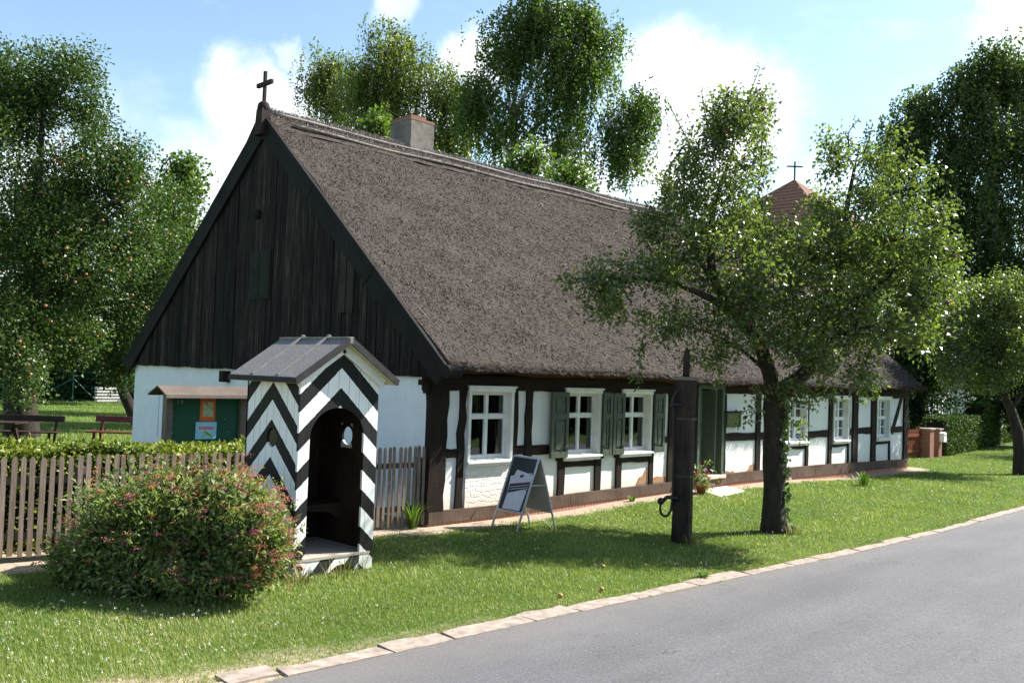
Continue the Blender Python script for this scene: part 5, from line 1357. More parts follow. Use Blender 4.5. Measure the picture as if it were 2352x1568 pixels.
# ---------------------------------------------------------------- other broadleaf trees
def broad_tree(name, label, base, limbs, bl, seed, mat, bmat, per, spread, L, wr=.6, trunk_r=(.4, .15), fruit=None, shell=.35, seg=.8, rt=.02, group=None, keep=None, mid=3):
    rs = np.random.RandomState(seed); T = Tree(seed)
    root = thing(name, label, 'tree', tuple(base), group)
    T.limb([np.array(base) - np.array([0, 0, .2])] + [np.array(p) for p in limbs[0]], *trunk_r, sub=.5)
    for lm in limbs[1:]: T.limb([np.array(p) for p in lm], trunk_r[1] * .9, trunk_r[1] * .2, .5)
    pts = pblob_pts(rs, bl, shell)
    if keep is not None: pts = pts[keep(pts)]
    T.attach(pts, seg, upb=.15, jit=.07, minlimb=2)
    T.radii(rt, .5); T.tubes('trunk', bmat, root, rmin=rt * .9)
    P = np.array(T.P); tips = P[T.tips]
    V1, n1 = spray_leaves(rs, tips, per, spread, L, wr, .5, .15); r1 = clump_rnd(rs, len(tips), per, .45)
    th_ = np.where(T.rr < rt * 2.2)[0]; cen = P[th_]; Vs = [V1]; rr = [r1]
    if mid: V2, n2 = spray_leaves(rs, cen, mid, spread * .7, L, wr, .5, .15); Vs.append(V2); rr.append(clump_rnd(rs, len(cen), mid, .45))
    leaf_obj('crown', np.concatenate(Vs), mat, root, np.concatenate(rr))
    if fruit:
        n, r, mats = fruit; d = tips - np.array(CC); order = np.argsort((d ** 2).sum(1))[:max(n * 3, 10)]
        sel = tips[rs.choice(order, min(n, len(order)), replace=False)]; tow = np.array(CC) - sel; tow /= np.linalg.norm(tow, axis=1)[:, None]
        apples(root, sel + tow * spread * .95 + rs.normal(0, spread * .25, (len(sel), 3)), r, mats, rs)
    return root
DA = 27.2
ga = lambda x, y, d=0.: at(x, y, DA + d)
broad_tree('apple_tree', 'big old orchard apple tree full of pink apples behind the garden benches', (.35, 19.2, 0),
           [[ga(48, 930), ga(52, 860), ga(60, 780)], [ga(55, 830), ga(150, 640, -.5), ga(240, 470, -1)], [ga(55, 800), ga(-40, 600, .5), ga(-60, 350)], [ga(58, 780), ga(80, 520), ga(100, 250)], [ga(55, 830), ga(-120, 700, -1.5), ga(-260, 600, -2)]],
           [pblob(110, 330, 120, 210, DA, 80), pblob(30, 180, 110, 90, DA + .5, 62), pblob(60, 260, 90, 90, DA + .2, 40), pblob(-40, 230, 90, 120, DA, 40), pblob(170, 180, 78, 85, DA, 36), pblob(215, 270, 40, 60, DA, 14), pblob(240, 400, 105, 110, DA - .5, 55), pblob(290, 380, 55, 70, DA - .5, 20), pblob(200, 560, 150, 150, DA - .6, 90), pblob(60, 620, 130, 170, DA - 1.2, 80), pblob(-70, 450, 150, 260, DA, 90),
            pblob(110, 780, 70, 60, DA - 1.5, 12), pblob(20, 800, 75, 120, DA - 2.5, 40), pblob(62, 880, 32, 50, DA - 2.6, 8), pblob(300, 540, 60, 80, DA, 20), pblob(-200, 560, 120, 220, DA, 40), pblob(160, 780, 80, 60, DA - .4, 22), pblob(-20, 760, 80, 90, DA - 1, 26)], 31, M_LF_APPLE, M_BARKG, 100, .52, .105, .62, (.55, .28), (95, .043, [M_PINKAP, M_PINKAP, M_AP_YEL]), .45, .9, .018, mid=2)
DB = 31.5
gb = lambda x, y, d=0.: at(x, y, DB + d)
broad_tree('apple_tree', 'low spreading orchard apple tree close behind the left house corner', tuple(Vector((4.6, 20.6, 0))),
           [[gb(262, 840), gb(270, 760)], [gb(268, 780), gb(200, 640), gb(150, 560)], [gb(270, 770), gb(340, 650), gb(400, 560)]],
           [pblob(360, 560, 95, 110, DB, 44), pblob(290, 640, 110, 120, DB, 60), pblob(390, 470, 60, 70, DB + 1, 22), pblob(230, 740, 110, 80, DB, 36), pblob(330, 740, 80, 90, DB - .6, 34), pblob(285, 855, 34, 60, DB - 1.2, 12), pblob(245, 830, 26, 40, DB - 1.2, 6), pblob(150, 690, 80, 100, DB + 1, 30)], 37, M_LF_APPLE, M_BARKG, 88, .52, .11, .62, (.22, .12), (45, .043, [M_PINKAP, M_AP_YEL, M_AP_YEL]), .45, .9, .018, mid=2)
def simple_tree(label, x, d, ytop, rx, mat, seed, per=80, spread=.9, L=.24, ybot=760, name='maple_tree', n=70, layers=3, wr=.75, group=None, z0=0., bmat=None):
    b = at(x, 900, d); base = (b.x, b.y, z0); h = d / CAMF
    ym = (ytop + ybot) / 2; bl = []
    rs = np.random.RandomState(seed)
    for k in range(layers):
        f = (k + .5) / layers; yy = ytop + (ybot - ytop) * f; w_ = rx * (.45 + .55 * math.sin(PI * (.15 + .75 * f)))
        for q in range(2): bl.append(pblob(x + rs.uniform(-.45, .45) * w_, yy + rs.uniform(-20, 20), w_ * rs.uniform(.5, .75), (ybot - ytop) / layers * rs.uniform(.5, .75), d + rs.uniform(-1, 1) * w_ * h * .4, n // (2 * layers)))
    bl.append(pblob(x, ytop + (ybot - ytop) * .16, rx * .35, (ybot - ytop) * .16, d, n // 8))
    return broad_tree(name, label, base, [[at(x, ybot, d), at(x, ym, d), at(x, ytop + 30, d)]], bl, seed, mat, bmat or M_BARKG, per, spread, L, wr, (.28, .05), None, .3, 1.4, .025, mid=1, group=group)
simple_tree('light green tree with layered top rising between the orchard and the gable', 432, 52, 365, 62, M_LF_MAPLE, 41, 60, .75, .26, 720, n=70)
simple_tree('pale rounded tree low behind the orchard, left of the layered one', 385, 50, 415, 60, M_LF_MAPLE, 42, 50, .75, .24, 760, n=60)
simple_tree('dark tree behind the left lawn beyond the wire fence', 150, 58, 430, 150, M_LF_DARK, 43, 120, 1.3, .34, 900, n=110, name='dark_tree')
simple_tree('dark bushy tree close behind the gable edge and wire fence', 320, 56, 560, 120, M_LF_DARK, 44, 120, 1.3, .32, 915, n=100, name='dark_tree')
simple_tree('dark tree at the left photo edge beyond the wire fence', -60, 58, 480, 150, M_LF_DARK, 45, 120, 1.3, .34, 900, n=90, name='dark_tree')
# low dark shrubs under those trees close the view beyond the fence
def shrub_row(name, label, cat, pts, rx, rz, n, mat, seed, per=60, spread=.5, L=.2, wr=.7, kind=None, z=0.):
    rs = np.random.RandomState(seed); P = np.array([(x, y, z) for x, y in pts], float); i = rs.randint(len(P) - 1, size=n); f = rs.rand(n)[:, None]
    c = P[i] * (1 - f) + P[i + 1] * f; c = c + np.stack([rs.normal(0, rx, n), rs.normal(0, rx, n), rs.rand(n) * rz], 1)
    V, k = spray_leaves(rs, c, per, spread, L, wr, .5, .1)
    o = thing(name, label, cat, tuple(P.mean(0)))
    T = MB()
    for q in range(0, n, 3): T.tube([(c[q][0], c[q][1], z), tuple(c[q])], [.03, .01], 5)
    T.build('stem', M_BARKG, o); leaf_obj('foliage', V, mat, o, clump_rnd(rs, n, per, .5)); return o
shrub_row('dark_shrubbery', 'dark unclipped shrubbery behind the wire fence at the lawn end', 'shrubbery', [(-12, 56), (-4, 53), (2, 50), (9, 47), (14, 44), (20, 40)], .9, 3.4, 230, M_LF_DARK, 51, 60, .8, .28)

# ---------------------------------------------------------------- birches
def birch(label, base, trunks, bl, seed, mat, dep, nstr=11, slen=(.5, 1.7), L=.13, group='birches behind the house', step=.075, shell=.3):
    rs = np.random.RandomState(seed); T = Tree(seed)
    root = thing('birch_tree', label, 'tree', tuple(base), group)
    T.limb([np.array(base)] + [np.array(p) for p in trunks[0]], .26, .05, .6)
    for lm in trunks[1:]: T.limb([np.array(p) for p in lm], .10, .02, .5)
    pts = pblob_pts(rs, bl, shell)
    T.attach(pts, .8, sag=.02, upb=.25, jit=.06, minlimb=4); T.radii(.013, .5); T.tubes('trunk', M_BIRCHB, root, rmin=.012)
    P = np.array(T.P); tips = P[T.tips]; axis = np.array(trunks[0][-1]); nt = len(tips)
    C = []; A = []; rn = []
    out = tips - np.array([np.mean(tips[:, 0]), np.mean(tips[:, 1]), 0]); out[:, 2] = 0; out /= np.linalg.norm(out, axis=1)[:, None] + 1e-6
    for k in range(nt):
        tone = rs.rand()
        for q in range(nstr):
            ln = rs.uniform(*slen); m = int(ln / step); s = np.arange(m) * step; o = rs.normal(0, .30, 3); o[2] *= .8
            dr = out[k] * rs.uniform(.05, .5) + rs.normal(0, .25, 3) * np.array([1, 1, 0]); sway = rs.normal(0, .06, 3) * np.array([1, 1, 0])
            hz = np.minimum(s, .45)[:, None]; p = tips[k] + o + dr[None] * hz * 1.1 + np.array([0, 0, 1.])[None] * (.18 * np.sin(np.clip(s / .5, 0, 1) * PI)[:, None] - np.maximum(s - .25, 0)[:, None]) + sway * s[:, None]
            C.append(p + rs.normal(0, .045, p.shape)); a = rs.normal(0, .6, p.shape); a[:, 2] -= .8; A.append(a); rn.append(np.clip(.45 * tone + .55 * rs.rand(m), 0, 1))
    C = np.concatenate(C); A = np.concatenate(A); N = rs.normal(0, 1, C.shape); N[:, 2] += .3; l = L * rs.uniform(.7, 1.3, len(C))
    leaf_obj('crown', leaf_quads(C, A, N, l, l * .72), mat, root, np.concatenate(rn)); return root
d = 46; b_ = lambda x, y, dd=0.: at(x, y, d + dd)
bb = at(880, 880, d)
birch('tall olive green birch directly behind the chimney', (bb.x, bb.y, 0), [[b_(885, 500), b_(890, 300), b_(893, 150), b_(895, 60)], [b_(885, 420), b_(800, 250, .6), b_(765, 170)], [b_(885, 400), b_(960, 240, -.5), b_(1000, 160)], [b_(885, 430), b_(1020, 300), b_(1050, 220)]],
      [pblob(900, 110, 52, 65, d, 26), pblob(830, 210, 60, 80, d, 20), pblob(880, 180, 75, 80, d, 38), pblob(955, 180, 75, 70, d, 36), pblob(1025, 220, 62, 70, d, 34), pblob(1075, 260, 35, 55, d, 12), pblob(1050, 320, 50, 45, d, 12), pblob(900, 270, 110, 70, d, 30), pblob(1000, 310, 75, 60, d, 22), pblob(850, 300, 60, 60, d, 16)], 61, M_LF_BIRCH2, d)
d = 50; bb = at(745, 880, d)
birch('thin olive birch left of the chimney, nearest the cross', (bb.x, bb.y, 0), [[b_(760, 500), b_(765, 300), b_(770, 180)], [b_(762, 380), b_(730, 230), b_(720, 170)]],
      [pblob(765, 150, 45, 45, d, 20), pblob(755, 210, 55, 65, d, 28), pblob(735, 170, 34, 40, d, 12), pblob(795, 220, 45, 70, d, 20)], 62, M_LF_BIRCH2, d)
d = 40; bb = at(1180, 880, d)
birch('tallest birch with white trunk, cut by the top of the photo', (bb.x, bb.y, 0), [[b_(1178, 500), b_(1180, 320), b_(1184, 200), b_(1200, 90), b_(1225, 0)], [b_(1182, 260), b_(1260, 120, -.5), b_(1300, 30)], [b_(1180, 340), b_(1300, 220, .5), b_(1370, 110)], [b_(1180, 380), b_(1110, 230, -.4), b_(1105, 190)], [b_(1179, 420), b_(1330, 340, -.6), b_(1440, 240)], [b_(1180, 300), b_(1160, 130), b_(1190, 20)]],
      [pblob(1215, 40, 75, 60, d, 30), pblob(1310, 50, 85, 50, d, 34), pblob(1160, 110, 45, 85, d, 22), pblob(1090, 250, 40, 60, d, 14), pblob(1480, 260, 30, 40, d, 7), pblob(1240, 130, 90, 70, d, 34), pblob(1380, 90, 55, 50, d, 18), pblob(1335, 160, 70, 65, d, 26), pblob(1120, 220, 50, 60, d, 18), pblob(1290, 230, 90, 60, d, 26), pblob(1455, 235, 46, 45, d, 14), pblob(1420, 300, 75, 50, d, 22), pblob(1200, 270, 80, 60, d, 20), pblob(1310, 320, 90, 50, d, 22), pblob(1130, 310, 45, 40, d, 10), pblob(1440, 370, 48, 50, d, 12), pblob(1250, -60, 90, 60, d, 14)], 63, M_LF_BIRCH, d)
d = 42; bb = at(2290, 900, d)
birch('dark weeping birch at the right photo edge', (bb.x, bb.y, 0), [[b_(2288, 600), b_(2285, 400), b_(2280, 250), b_(2290, 110)], [b_(2286, 450), b_(2180, 300), b_(2120, 200)], [b_(2286, 420), b_(2350, 250), b_(2390, 160)], [b_(2287, 500), b_(2150, 420), b_(2060, 300)], [b_(2287, 520), b_(2380, 420), b_(2450, 380)]],
      [pblob(2285, 130, 45, 45, d, 14), pblob(2230, 190, 60, 55, d, 22), pblob(2140, 230, 60, 50, d, 20), pblob(2330, 190, 60, 70, d, 24), pblob(2220, 300, 110, 80, d, 44), pblob(2330, 330, 80, 90, d, 34), pblob(2080, 330, 55, 60, d, 14), pblob(2050, 300, 30, 35, d, 5), pblob(2060, 420, 60, 60, d, 12), pblob(2190, 420, 110, 80, d, 38), pblob(2320, 480, 80, 90, d, 34), pblob(2170, 520, 90, 70, d, 26), pblob(2420, 330, 60, 130, d, 24), pblob(2260, 580, 110, 60, d, 24)], 64, M_LF_DARK2, d, 12, (.7, 2.2), L=.14, group=None)
simple_tree('bright green bushy treetop showing over the ridge beside the chimney', 855, 34, 262, 40, M_LF_BIRCH, 46, 34, .55, .17, 420, n=42, layers=2, name='young_tree')
simple_tree('bright green young treetop over the ridge below the tall birch trunk', 1215, 33, 345, 60, M_LF_BIRCH, 47, 34, .6, .16, 480, n=56, layers=2, name='young_tree')
simple_tree('mid green treetop over the ridge right of the young bright one', 1330, 35, 370, 75, M_LF_BIRCH, 48, 38, .6, .16, 500, n=60, layers=2, name='young_tree')
simple_tree('slender drooping tree behind the ridge left of the street apple tree', 1535, 44, 415, 26, M_LF_BIRCH2, 49, 60, .4, .14, 560, n=30, layers=2, name='young_tree')
# right hand group
DR = 26.3
gr = lambda x, y, d=0.: at(x, y, DR + d)
broad_tree('apple_tree', 'second street apple tree with leaning trunk at the right photo edge', (20.2, -2.28, 0), [[gr(2342, 1040), gr(2338, 990), gr(2322, 940), gr(2298, 890), gr(2282, 850)], [gr(2290, 870), gr(2230, 790), gr(2180, 740)], [gr(2285, 855), gr(2330, 740), gr(2370, 680)], [gr(2322, 940), gr(2380, 860), gr(2430, 800)]],
           [pblob(2260, 690, 90, 60, DR, 44), pblob(2330, 740, 90, 90, DR, 60), pblob(2200, 790, 80, 70, DR, 40), pblob(2290, 820, 110, 70, DR, 60), pblob(2180, 850, 50, 45, DR - .5, 12), pblob(2400, 780, 80, 120, DR, 40), pblob(2250, 880, 80, 26, DR, 12), pblob(2150, 760, 45, 60, DR + .5, 14), pblob(2330, 660, 60, 40, DR, 16)], 71, M_LF_STREET, M_BARK, 84, .36, .085, .6, (.20, .09), None, .3, .6, .012, mid=3)
broad_tree('apple_tree', 'third street apple tree whose crown hangs in at the right photo edge', (31.5, -2.4, 0), [[(31.5, -2.4, 1.2), (31.4, -2.3, 2.2), (31.2, -2.2, 3.5)], [(31.4, -2.3, 2.3), (30.2, -1.6, 3.4)], [(31.4, -2.3, 2.3), (32.8, -3., 3.6)]],
           [(Vector((31.3, -2.3, 4.2)), 2.6, 1.7, 2.4, 150), (Vector((29.8, -1.6, 3.6)), 1.4, 1.0, 1.4, 50)], 76, M_LF_STREET, M_BARK, 40, .38, .09, .6, (.20, .10), None, .3, .7, .012, mid=2)
simple_tree('broad dark tree filling the gap behind the house and right of it', 2110, 36, 560, 90, M_LF_DARK, 72, 130, .8, .19, 930, n=150, name='dark_tree')
simple_tree('dark dense tree low behind the leaning street tree', 2370, 40, 600, 110, M_LF_DARK, 78, 120, .9, .2, 940, n=110, name='dark_tree')
simple_tree('dark rounded tree far behind the house end, left of the weeping birch', 1975, 52, 520, 85, M_LF_DARK2, 77, 90, .8, .22, 900, n=90, name='dark_tree')
simple_tree('dark green tree between the weeping birch and leaning apple tree', 2290, 46, 620, 120, M_LF_DARK, 73, 120, 1.0, .22, 940, n=140, name='dark_tree')
shrub_row('yew_bush', 'very dark evergreen bush behind the red gate and brick pillar', 'bush', [(23.4, 4.4), (29.3, 3.5)], .6, 3.1, 300, M_LF_DARK, 74, 110, .5, .11, .4)
shrub_row('dark_shrubbery', 'dark shrubs in shade under the trees far down the path', 'shrubbery', [(40, 6.5), (46, 3.2), (60, 4.)], .8, 2.0, 60, M_LF_DARK, 75, 60, .6, .18)
def hedge(name, label, A, B, hw, h, n, mat, seed, L=.06, z0=0., wr=.6, rough_top=.05):
    rs = np.random.RandomState(seed); A = np.array(A, float); B = np.array(B, float); d = B - A; ln = np.linalg.norm(d); d /= ln; nn = np.array([-d[1], d[0]])
    u = rs.rand(n) * ln; face = rs.rand(n); v = np.where(face < .4, -hw, np.where(face < .5, hw, rs.uniform(-hw, hw, n))); z = np.where(face < .5, rs.uniform(0.02, h, n), h)
    wv = rough_top * (vnoise(u * 1.3 + seed, v * 3) - .4) * 2
    z = z + np.where(face >= .5, wv, 0) + rs.normal(0, .035, n); v = v + rs.normal(0, .05, n)
    P = np.stack([A[0] + d[0] * u + nn[0] * v, A[1] + d[1] * u + nn[1] * v, z0 + z], 1)
    out = np.stack([nn[0] * np.sign(v), nn[1] * np.sign(v), np.where(face >= .5, 1., .15)], 1) + rs.normal(0, .5, (n, 3))
    Ax = rs.normal(0, .7, (n, 3)) + out * .6; l = L * rs.uniform(.6, 1.3, n)
    if rough_top == .09:
        kk = (z > .86) | (rs.rand(n) < .22); P, Ax, out, l, u, z, v = P[kk], Ax[kk], out[kk], l[kk], u[kk], z[kk], v[kk]; n = len(l)  # leaves thinned low down, so the dark core stands in for shade
    o = thing(name, label, 'hedge', ((A[0] + B[0]) / 2, (A[1] + B[1]) / 2, z0))
    leaf_obj('foliage', leaf_quads(P, Ax, out, l, l * wr), mat, o, np.clip(.6 * rs.rand(n) + .4 * vnoise(u * 4, z * 4 + v * 5), 0, 1))
    mb = MB(); q = [A + nn * (hw - .09), A - nn * (hw - .09), B - nn * (hw - .09), B + nn * (hw - .09)]
    mb.prism([(p[0], p[1], z0) for p in q][::-1], (0, 0, h - .10)); mb.build('shade_toned_core', M_CORE, o); return o
M_CORE = solid('shade_toned_twigs', (.020, .024, .010), (.010, .012, .006), .95, .05, 30, bump=1., bscale=40, bdist=.03)  # near-black twig colour carries the shade inside the hedge
hedge('golden_hedge', 'low golden green hedge behind the long picket fence', (-6.6, 1.95), (-2.0, 1.25), .27, 1.17, 26000, M_LF_HEDGE, 81, .062, rough_top=.09)
hedge('clipped_hedge', 'near clipped green hedge along the path right of the brick pillar', (24.75, 1.75), (31.0, 2.55), .35, 1.3, 14000, M_LF_GHEDGE, 82, .085)
hedge('clipped_hedge', 'far taller clipped hedge continuing down the path to the right', (31.6, 2.7), (52, 6.0), .4, 1.75, 14000, M_LF_GHEDGE, 83, .12)
# gate and brick pillars right of the house
GT = thing('garden_gate', 'red brown picket gate between the house end and the brick pillar', 'gate', (20.4, 1.75, 0))
M_GATE = timber_mat('red_brown_gate', (.12, .035, .022), (.21, .070, .045))
mb = MB(); A_, B_ = Vector((18.25, 1.9, 0)), Vector((23.1, 1.62, 0)); n = 34
for i in range(n):
    c = A_.lerp(B_, (i + .5) / n); mb.box(c.x - .035, c.x + .035, c.y - .012, c.y + .012, .10, 1.0)
mb.build('picket_panel', M_GATE, GT)
for z in (.28, .80):
    mb = MB(); mb.bar(A_ + Vector((0, -.035, z)), B_ + Vector((0, -.035, z)), .04, .09); mb.build('rail', M_GATE, GT)
for f in (.0, .5, 1.):
    c = A_.lerp(B_, f); mb = MB(); mb.box(c.x - .05, c.x + .05, c.y + .016, c.y + .11, 0, 1.08); mb.build('gate_post', M_GATE, GT)
def pillar(label, x, y, w_, dp, h):
    o = thing('brick_pillar', label, 'pillar', (x, y, 0), 'brick gate pillars')
    mb = MB(); mb.box(x - w_ / 2, x + w_ / 2, y - dp / 2, y + dp / 2, -.1, h); mb.build('shaft', M_BRICK, o, bevel=.008)
    mb = MB(); mb.box(x - w_ / 2 - .04, x + w_ / 2 + .04, y - dp / 2 - .04, y + dp / 2 + .04, h + .002, h + .05); mb.build('cap', solid('pillar_cap', (.36, .30, .27), (.28, .23, .20), .9, .1), o, bevel=.008); return o
pillar('red brick pillar next to the picket gate, its left side in shade', 23.32, 1.52, .36, .42, .99)
pillar('red brick pillar carrying a white letter box against the hedge', 24.25, 1.55, .30, .36, .97)
LB = thing('letter_box', 'white letter box fixed to the brick pillar at the hedge end', 'letter box', (24.25, 1.3, .82))
mb = MB(); mb.prism([(24.13, 1.21, .56), (24.39, 1.21, .56), (24.39, 1.21, .86), (24.26, 1.21, .91), (24.13, 1.21, .86)], (0, .155, 0)); mb.build('box', M_WHITE, LB, bevel=.006)
mb = MB(); mb.box(24.17, 24.35, 1.20, 1.208, .79, .81); mb.build('slot', M_IRON, LB)
# sandy footpath to the right
M_PATHS = solid('sandy_path', (.42, .34, .27), (.30, .24, .18), .95, .05, 3, bump=.5, bscale=60, bdist=.01)
px_ = np.linspace(19, 60, 40); V = []; F = []
for k, x in enumerate(px_):
    c = .55 + (x - 19) * .055 + .1 * math.sin(x * .4); hw_ = .45
    V += [(x, c - hw_ + .06 * math.sin(x * 2.3), .02), (x, c + hw_ + .05 * math.sin(x * 1.7), .02)]
    if k: F.append((2 * k - 2, 2 * k, 2 * k + 1, 2 * k - 1))
npmesh('path', V, F, M_PATHS)['kind'] = 'structure'
# white house glimpsed through the trees, tower roof with cross
WH = thing('white_house', 'white rendered house with red window trim, glimpsed through the trees on the right', 'house', (54, 11, 0))
hp_ = at(2212, 915, 62); hx, hy = hp_.x, hp_.y
hx += 1.6; hy -= .4; WH.location = (hx, hy, 0)
M_WHWALL = solid('white_render', (.80, .79, .77), (.74, .73, .71), .9, .1, 3, bump=.2); M_TILE = brick_mat('clay_tile', .22, .28, 1., (0, 0, 0), (.17, .075, .05), (.11, .05, .035), (.035, .02, .015))
mb = MB(); mb.box(hx - 1.2, hx + 7, hy - .9, hy + 7, 0, 3.0); mb.build('wall', M_WHWALL, WH)
mb = MB(); mb.prism([(hx - 1.6, hy - 1.3, 2.95), (hx - 1.6, hy + 7.4, 2.95), (hx - 1.6, hy + 3.05, 5.0)], (9, 0, 0)); mb.build('roof', M_TILE, WH)
M_REDT = solid('red_trim', (.38, .05, .045), (.3, .04, .035), .6, .3)
for (x0, y0_) in ((hx + .3, hy - .95), (hx + 3.2, hy - .95)):
    mb = MB(); mb.box(x0, x0 + 1.1, y0_, y0_ + .04, .9, 2.3); w_ = mb.build('window', M_REDT, WH); mb = MB(); mb.box(x0 + .1, x0 + 1.0, y0_ - .02, y0_ - .005, 1.0, 2.2); mb.build('pane', M_DARKGLASS, w_)
ct = at(1825, 412, 70); tx, ty, tz = ct.x, ct.y, ct.z
CT = thing('church_tower', 'church tower with brown tiled pyramid roof and a thin cross, behind the street apple tree', 'church', (tx, ty, 0))
mb = MB(); hw2 = 11.6; zb = tz - 9.9
mb.box(tx - hw2, tx + hw2, ty - hw2, ty + hw2, 0, zb); mb.build('tower', M_WHWALL, CT)
def tile_mat():
    m, t = newmat('tower_tiles')
    v = t.coord(); z = t.n('ShaderNodeSeparateXYZ', {0: v}).outputs[2]
    st = t.math('FRACT', t.math('MULTIPLY', z, 3.1)); n = t.noise(v, 6., 4, .6)
    c = t.ramp(n, [(.3, (.13, .060, .042)), (.7, (.23, .115, .080))]); c = t.mix(t.math('LESS_THAN', st, .22), c, (.03, .018, .014))
    t.out(t.pbr(c, .85, .15, t.bump(st, .6, .06))); return m
rl = MB(); e = hw2 + .5
for a in range(4):
    c, s = math.cos(a * PI / 2), math.sin(a * PI / 2); R2 = lambda x, y, z: (tx + x * c - y * s, ty + x * s + y * c, z)
    k = len(rl.v); rl.v += [R2(-e, -e, zb - .15), R2(e, -e, zb - .15), R2(0, 0, tz)]; rl.face((k, k + 1, k + 2))
rl.build('roof', tile_mat(), CT)
mb = MB(); mb.box(tx - .05, tx + .05, ty - .05, ty + .05, tz - .1, tz + 1.36); mb.bar((tx - .42, ty + .42, tz + .98), (tx + .42, ty - .42, tz + .98), .09, .10); mb.build('cross', M_IRON, CT)

# ---------------------------------------------------------------- flowering bush
def spirea():
    rs = np.random.RandomState(91)
    o = thing('flowering_bush', 'round spirea bush with pink and faded brown flower heads beside the sentry box', 'bush', (-4.55, -1.45, 0))
    bl = [pblob(410, 1205, 225, 140, 9.55, 330, .62), pblob(300, 1260, 165, 95, 9.5, 170, .6), pblob(550, 1190, 115, 115, 9.3, 170, .45), pblob(605, 1240, 78, 95, 8.95, 130, .3), pblob(190, 1280, 85, 75, 9.65, 80, .5), pblob(430, 1130, 120, 55, 9.6, 80, .5), pblob(470, 1330, 130, 55, 9.0, 100, .4), pblob(300, 1340, 110, 35, 9.15, 70, .4), pblob(580, 1330, 60, 30, 8.95, 36, .25), pblob(150, 1300, 60, 45, 9.5, 36, .4), pblob(525, 1110, 60, 30, 9.5, 30, .3)]
    pts = pblob_pts(rs, bl, .55); spk = pblob_pts(rs, [pblob(400, 1215, 262, 165, 9.5, 110, .7)], .96); pts = np.concatenate([pts, spk[spk[:, 2] > .25]])
    ok = ~((pts[:, 0] > SX - .12) & (pts[:, 1] > SY - .12)) & (pts[:, 2] > .05); pts = pts[ok]
    base = np.array([-4.5, -1.35, 0.]); P = []; st = MB()
    for p in pts:
        b0 = base + np.array([(p[0] - base[0]) * .35, (p[1] - base[1]) * .35, 0]) + rs.normal(0, .12, 3) * np.array([1, 1, 0]); mid = b0 * .45 + p * .55 + np.array([0, 0, .18])
        if rs.rand() < .7: st.tube([tuple(b0), tuple(mid), tuple(p)], [.006, .005, .003], 4, caps=False)
        dr = p - mid; dr /= np.linalg.norm(dr); P.append((p, dr))
    tips = np.array([p for p, _ in P]); drs = np.array([q for _, q in P])
    per = 42; n = len(tips) * per; t_ = rs.rand(n); C = np.repeat(tips, per, 0) - np.repeat(drs, per, 0) * (t_ * .30)[:, None] + rs.normal(0, .055, (n, 3))
    A = rs.normal(0, .7, (n, 3)) + np.repeat(drs, per, 0) * .6; N = rs.normal(0, .6, (n, 3)) + np.array([0, 0, .7]); l = .058 * rs.uniform(.5, 1.5, n)
    k = (C[:, 2] > .01) & ~((C[:, 0] > SX - .02) & (C[:, 1] > SY - .02)); 
    V = leaf_quads(C[k], A[k], N[k], l[k], l[k] * .42); leaf_obj('foliage', V, M_LF_SPIREA, o, clump_rnd(rs, len(tips), per, .4)[k]); st.build('stem', M_BARKG, o)
    sel_ = drs[:, 2] > -.3; up_ = tips[sel_] + drs[sel_] * .035 + np.array([0, 0, .035]); up_ = np.concatenate([up_, up_ + rs.normal(0, .05, up_.shape)]); d_ = ((up_ - np.array(CC)) ** 2).sum(1); pr = np.exp(-(d_ - d_.min()) / 14.); up_ = up_[rs.choice(len(up_), min(len(up_), 860), replace=False, p=pr / pr.sum())]
    def heads(name, cc, mat, r, seed):
        m = 26; nn = len(cc) * m; q = np.repeat(cc, m, 0) + rs.normal(0, 1, (nn, 3)) * np.array([r, r, r * .35]) + np.array([0, 0, .02]); l = rs.uniform(.008, .014, nn)
        ob = leaf_obj(name, leaf_quads(q, rs.normal(0, 1, (nn, 3)), rs.normal(0, .5, (nn, 3)) + np.array([0, 0, 1.]), l, l), mat, o, rs.rand(nn)); ob['kind'] = 'stuff'
    M_FP = attr_mat('pink_spirea_flower', [(0, (.42, .09, .16)), (1, (.66, .22, .30))], .8, .1, .3, (1, .8, .9)); M_FB = attr_mat('faded_spirea_flower', [(0, (.32, .125, .05)), (1, (.56, .27, .13))], .9, .1, .2, (1, .8, .7))
    heads('pink_flower', up_[:270], M_FP, .026, 1); heads('faded_flower', up_[270:], M_FB, .030, 2)
spirea()

# ---------------------------------------------------------------- small plants
def blades(name, label, cat, c, n, h, wd, mat, seed, spread=.10, arch=.5):
    rs = np.random.RandomState(seed); V = []; F = []; k = 0
    for i in range(n):
        a = rs.rand() * 2 * PI; ln = h * rs.uniform(.6, 1.1); d = np.array([math.cos(a), math.sin(a), 0]); b0 = np.array(c) + d * rs.rand() * spread; sd_ = np.array([-d[1], d[0], 0]); m = 6; ar = arch * rs.uniform(.3, 1.2)
        for q in range(m + 1):
            f = q / m; p = b0 + d * ln * ar * f ** 1.6 + np.array([0, 0, 1.]) * ln * (f - ar * .55 * f ** 2.6); w2 = wd * (1 - f ** 2) * .5 * (.5 + min(f * 4, .5)) + .001
            V += [p - sd_ * w2, p + sd_ * w2]
            if q: F.append((k + 2 * q - 2, k + 2 * q - 1, k + 2 * q + 1, k + 2 * q))
        k += 2 * (m + 1)
    o = npmesh(name, np.array(V), np.array(F), mat, None, rnd=np.repeat(rs.rand(n), m), smooth=False, loc=c); return tag(o, label, cat)
M_LILY = leaf_mat('day_lily_blade', (.05, .10, .015), (.09, .16, .025), (.17, .24, .05), .45, .4, .3)
M_STRAWG = leaf_mat('dry_grass', (.10, .12, .035), (.22, .21, .08), (.42, .38, .20), .7, .2, .3, (1, 1, .7))
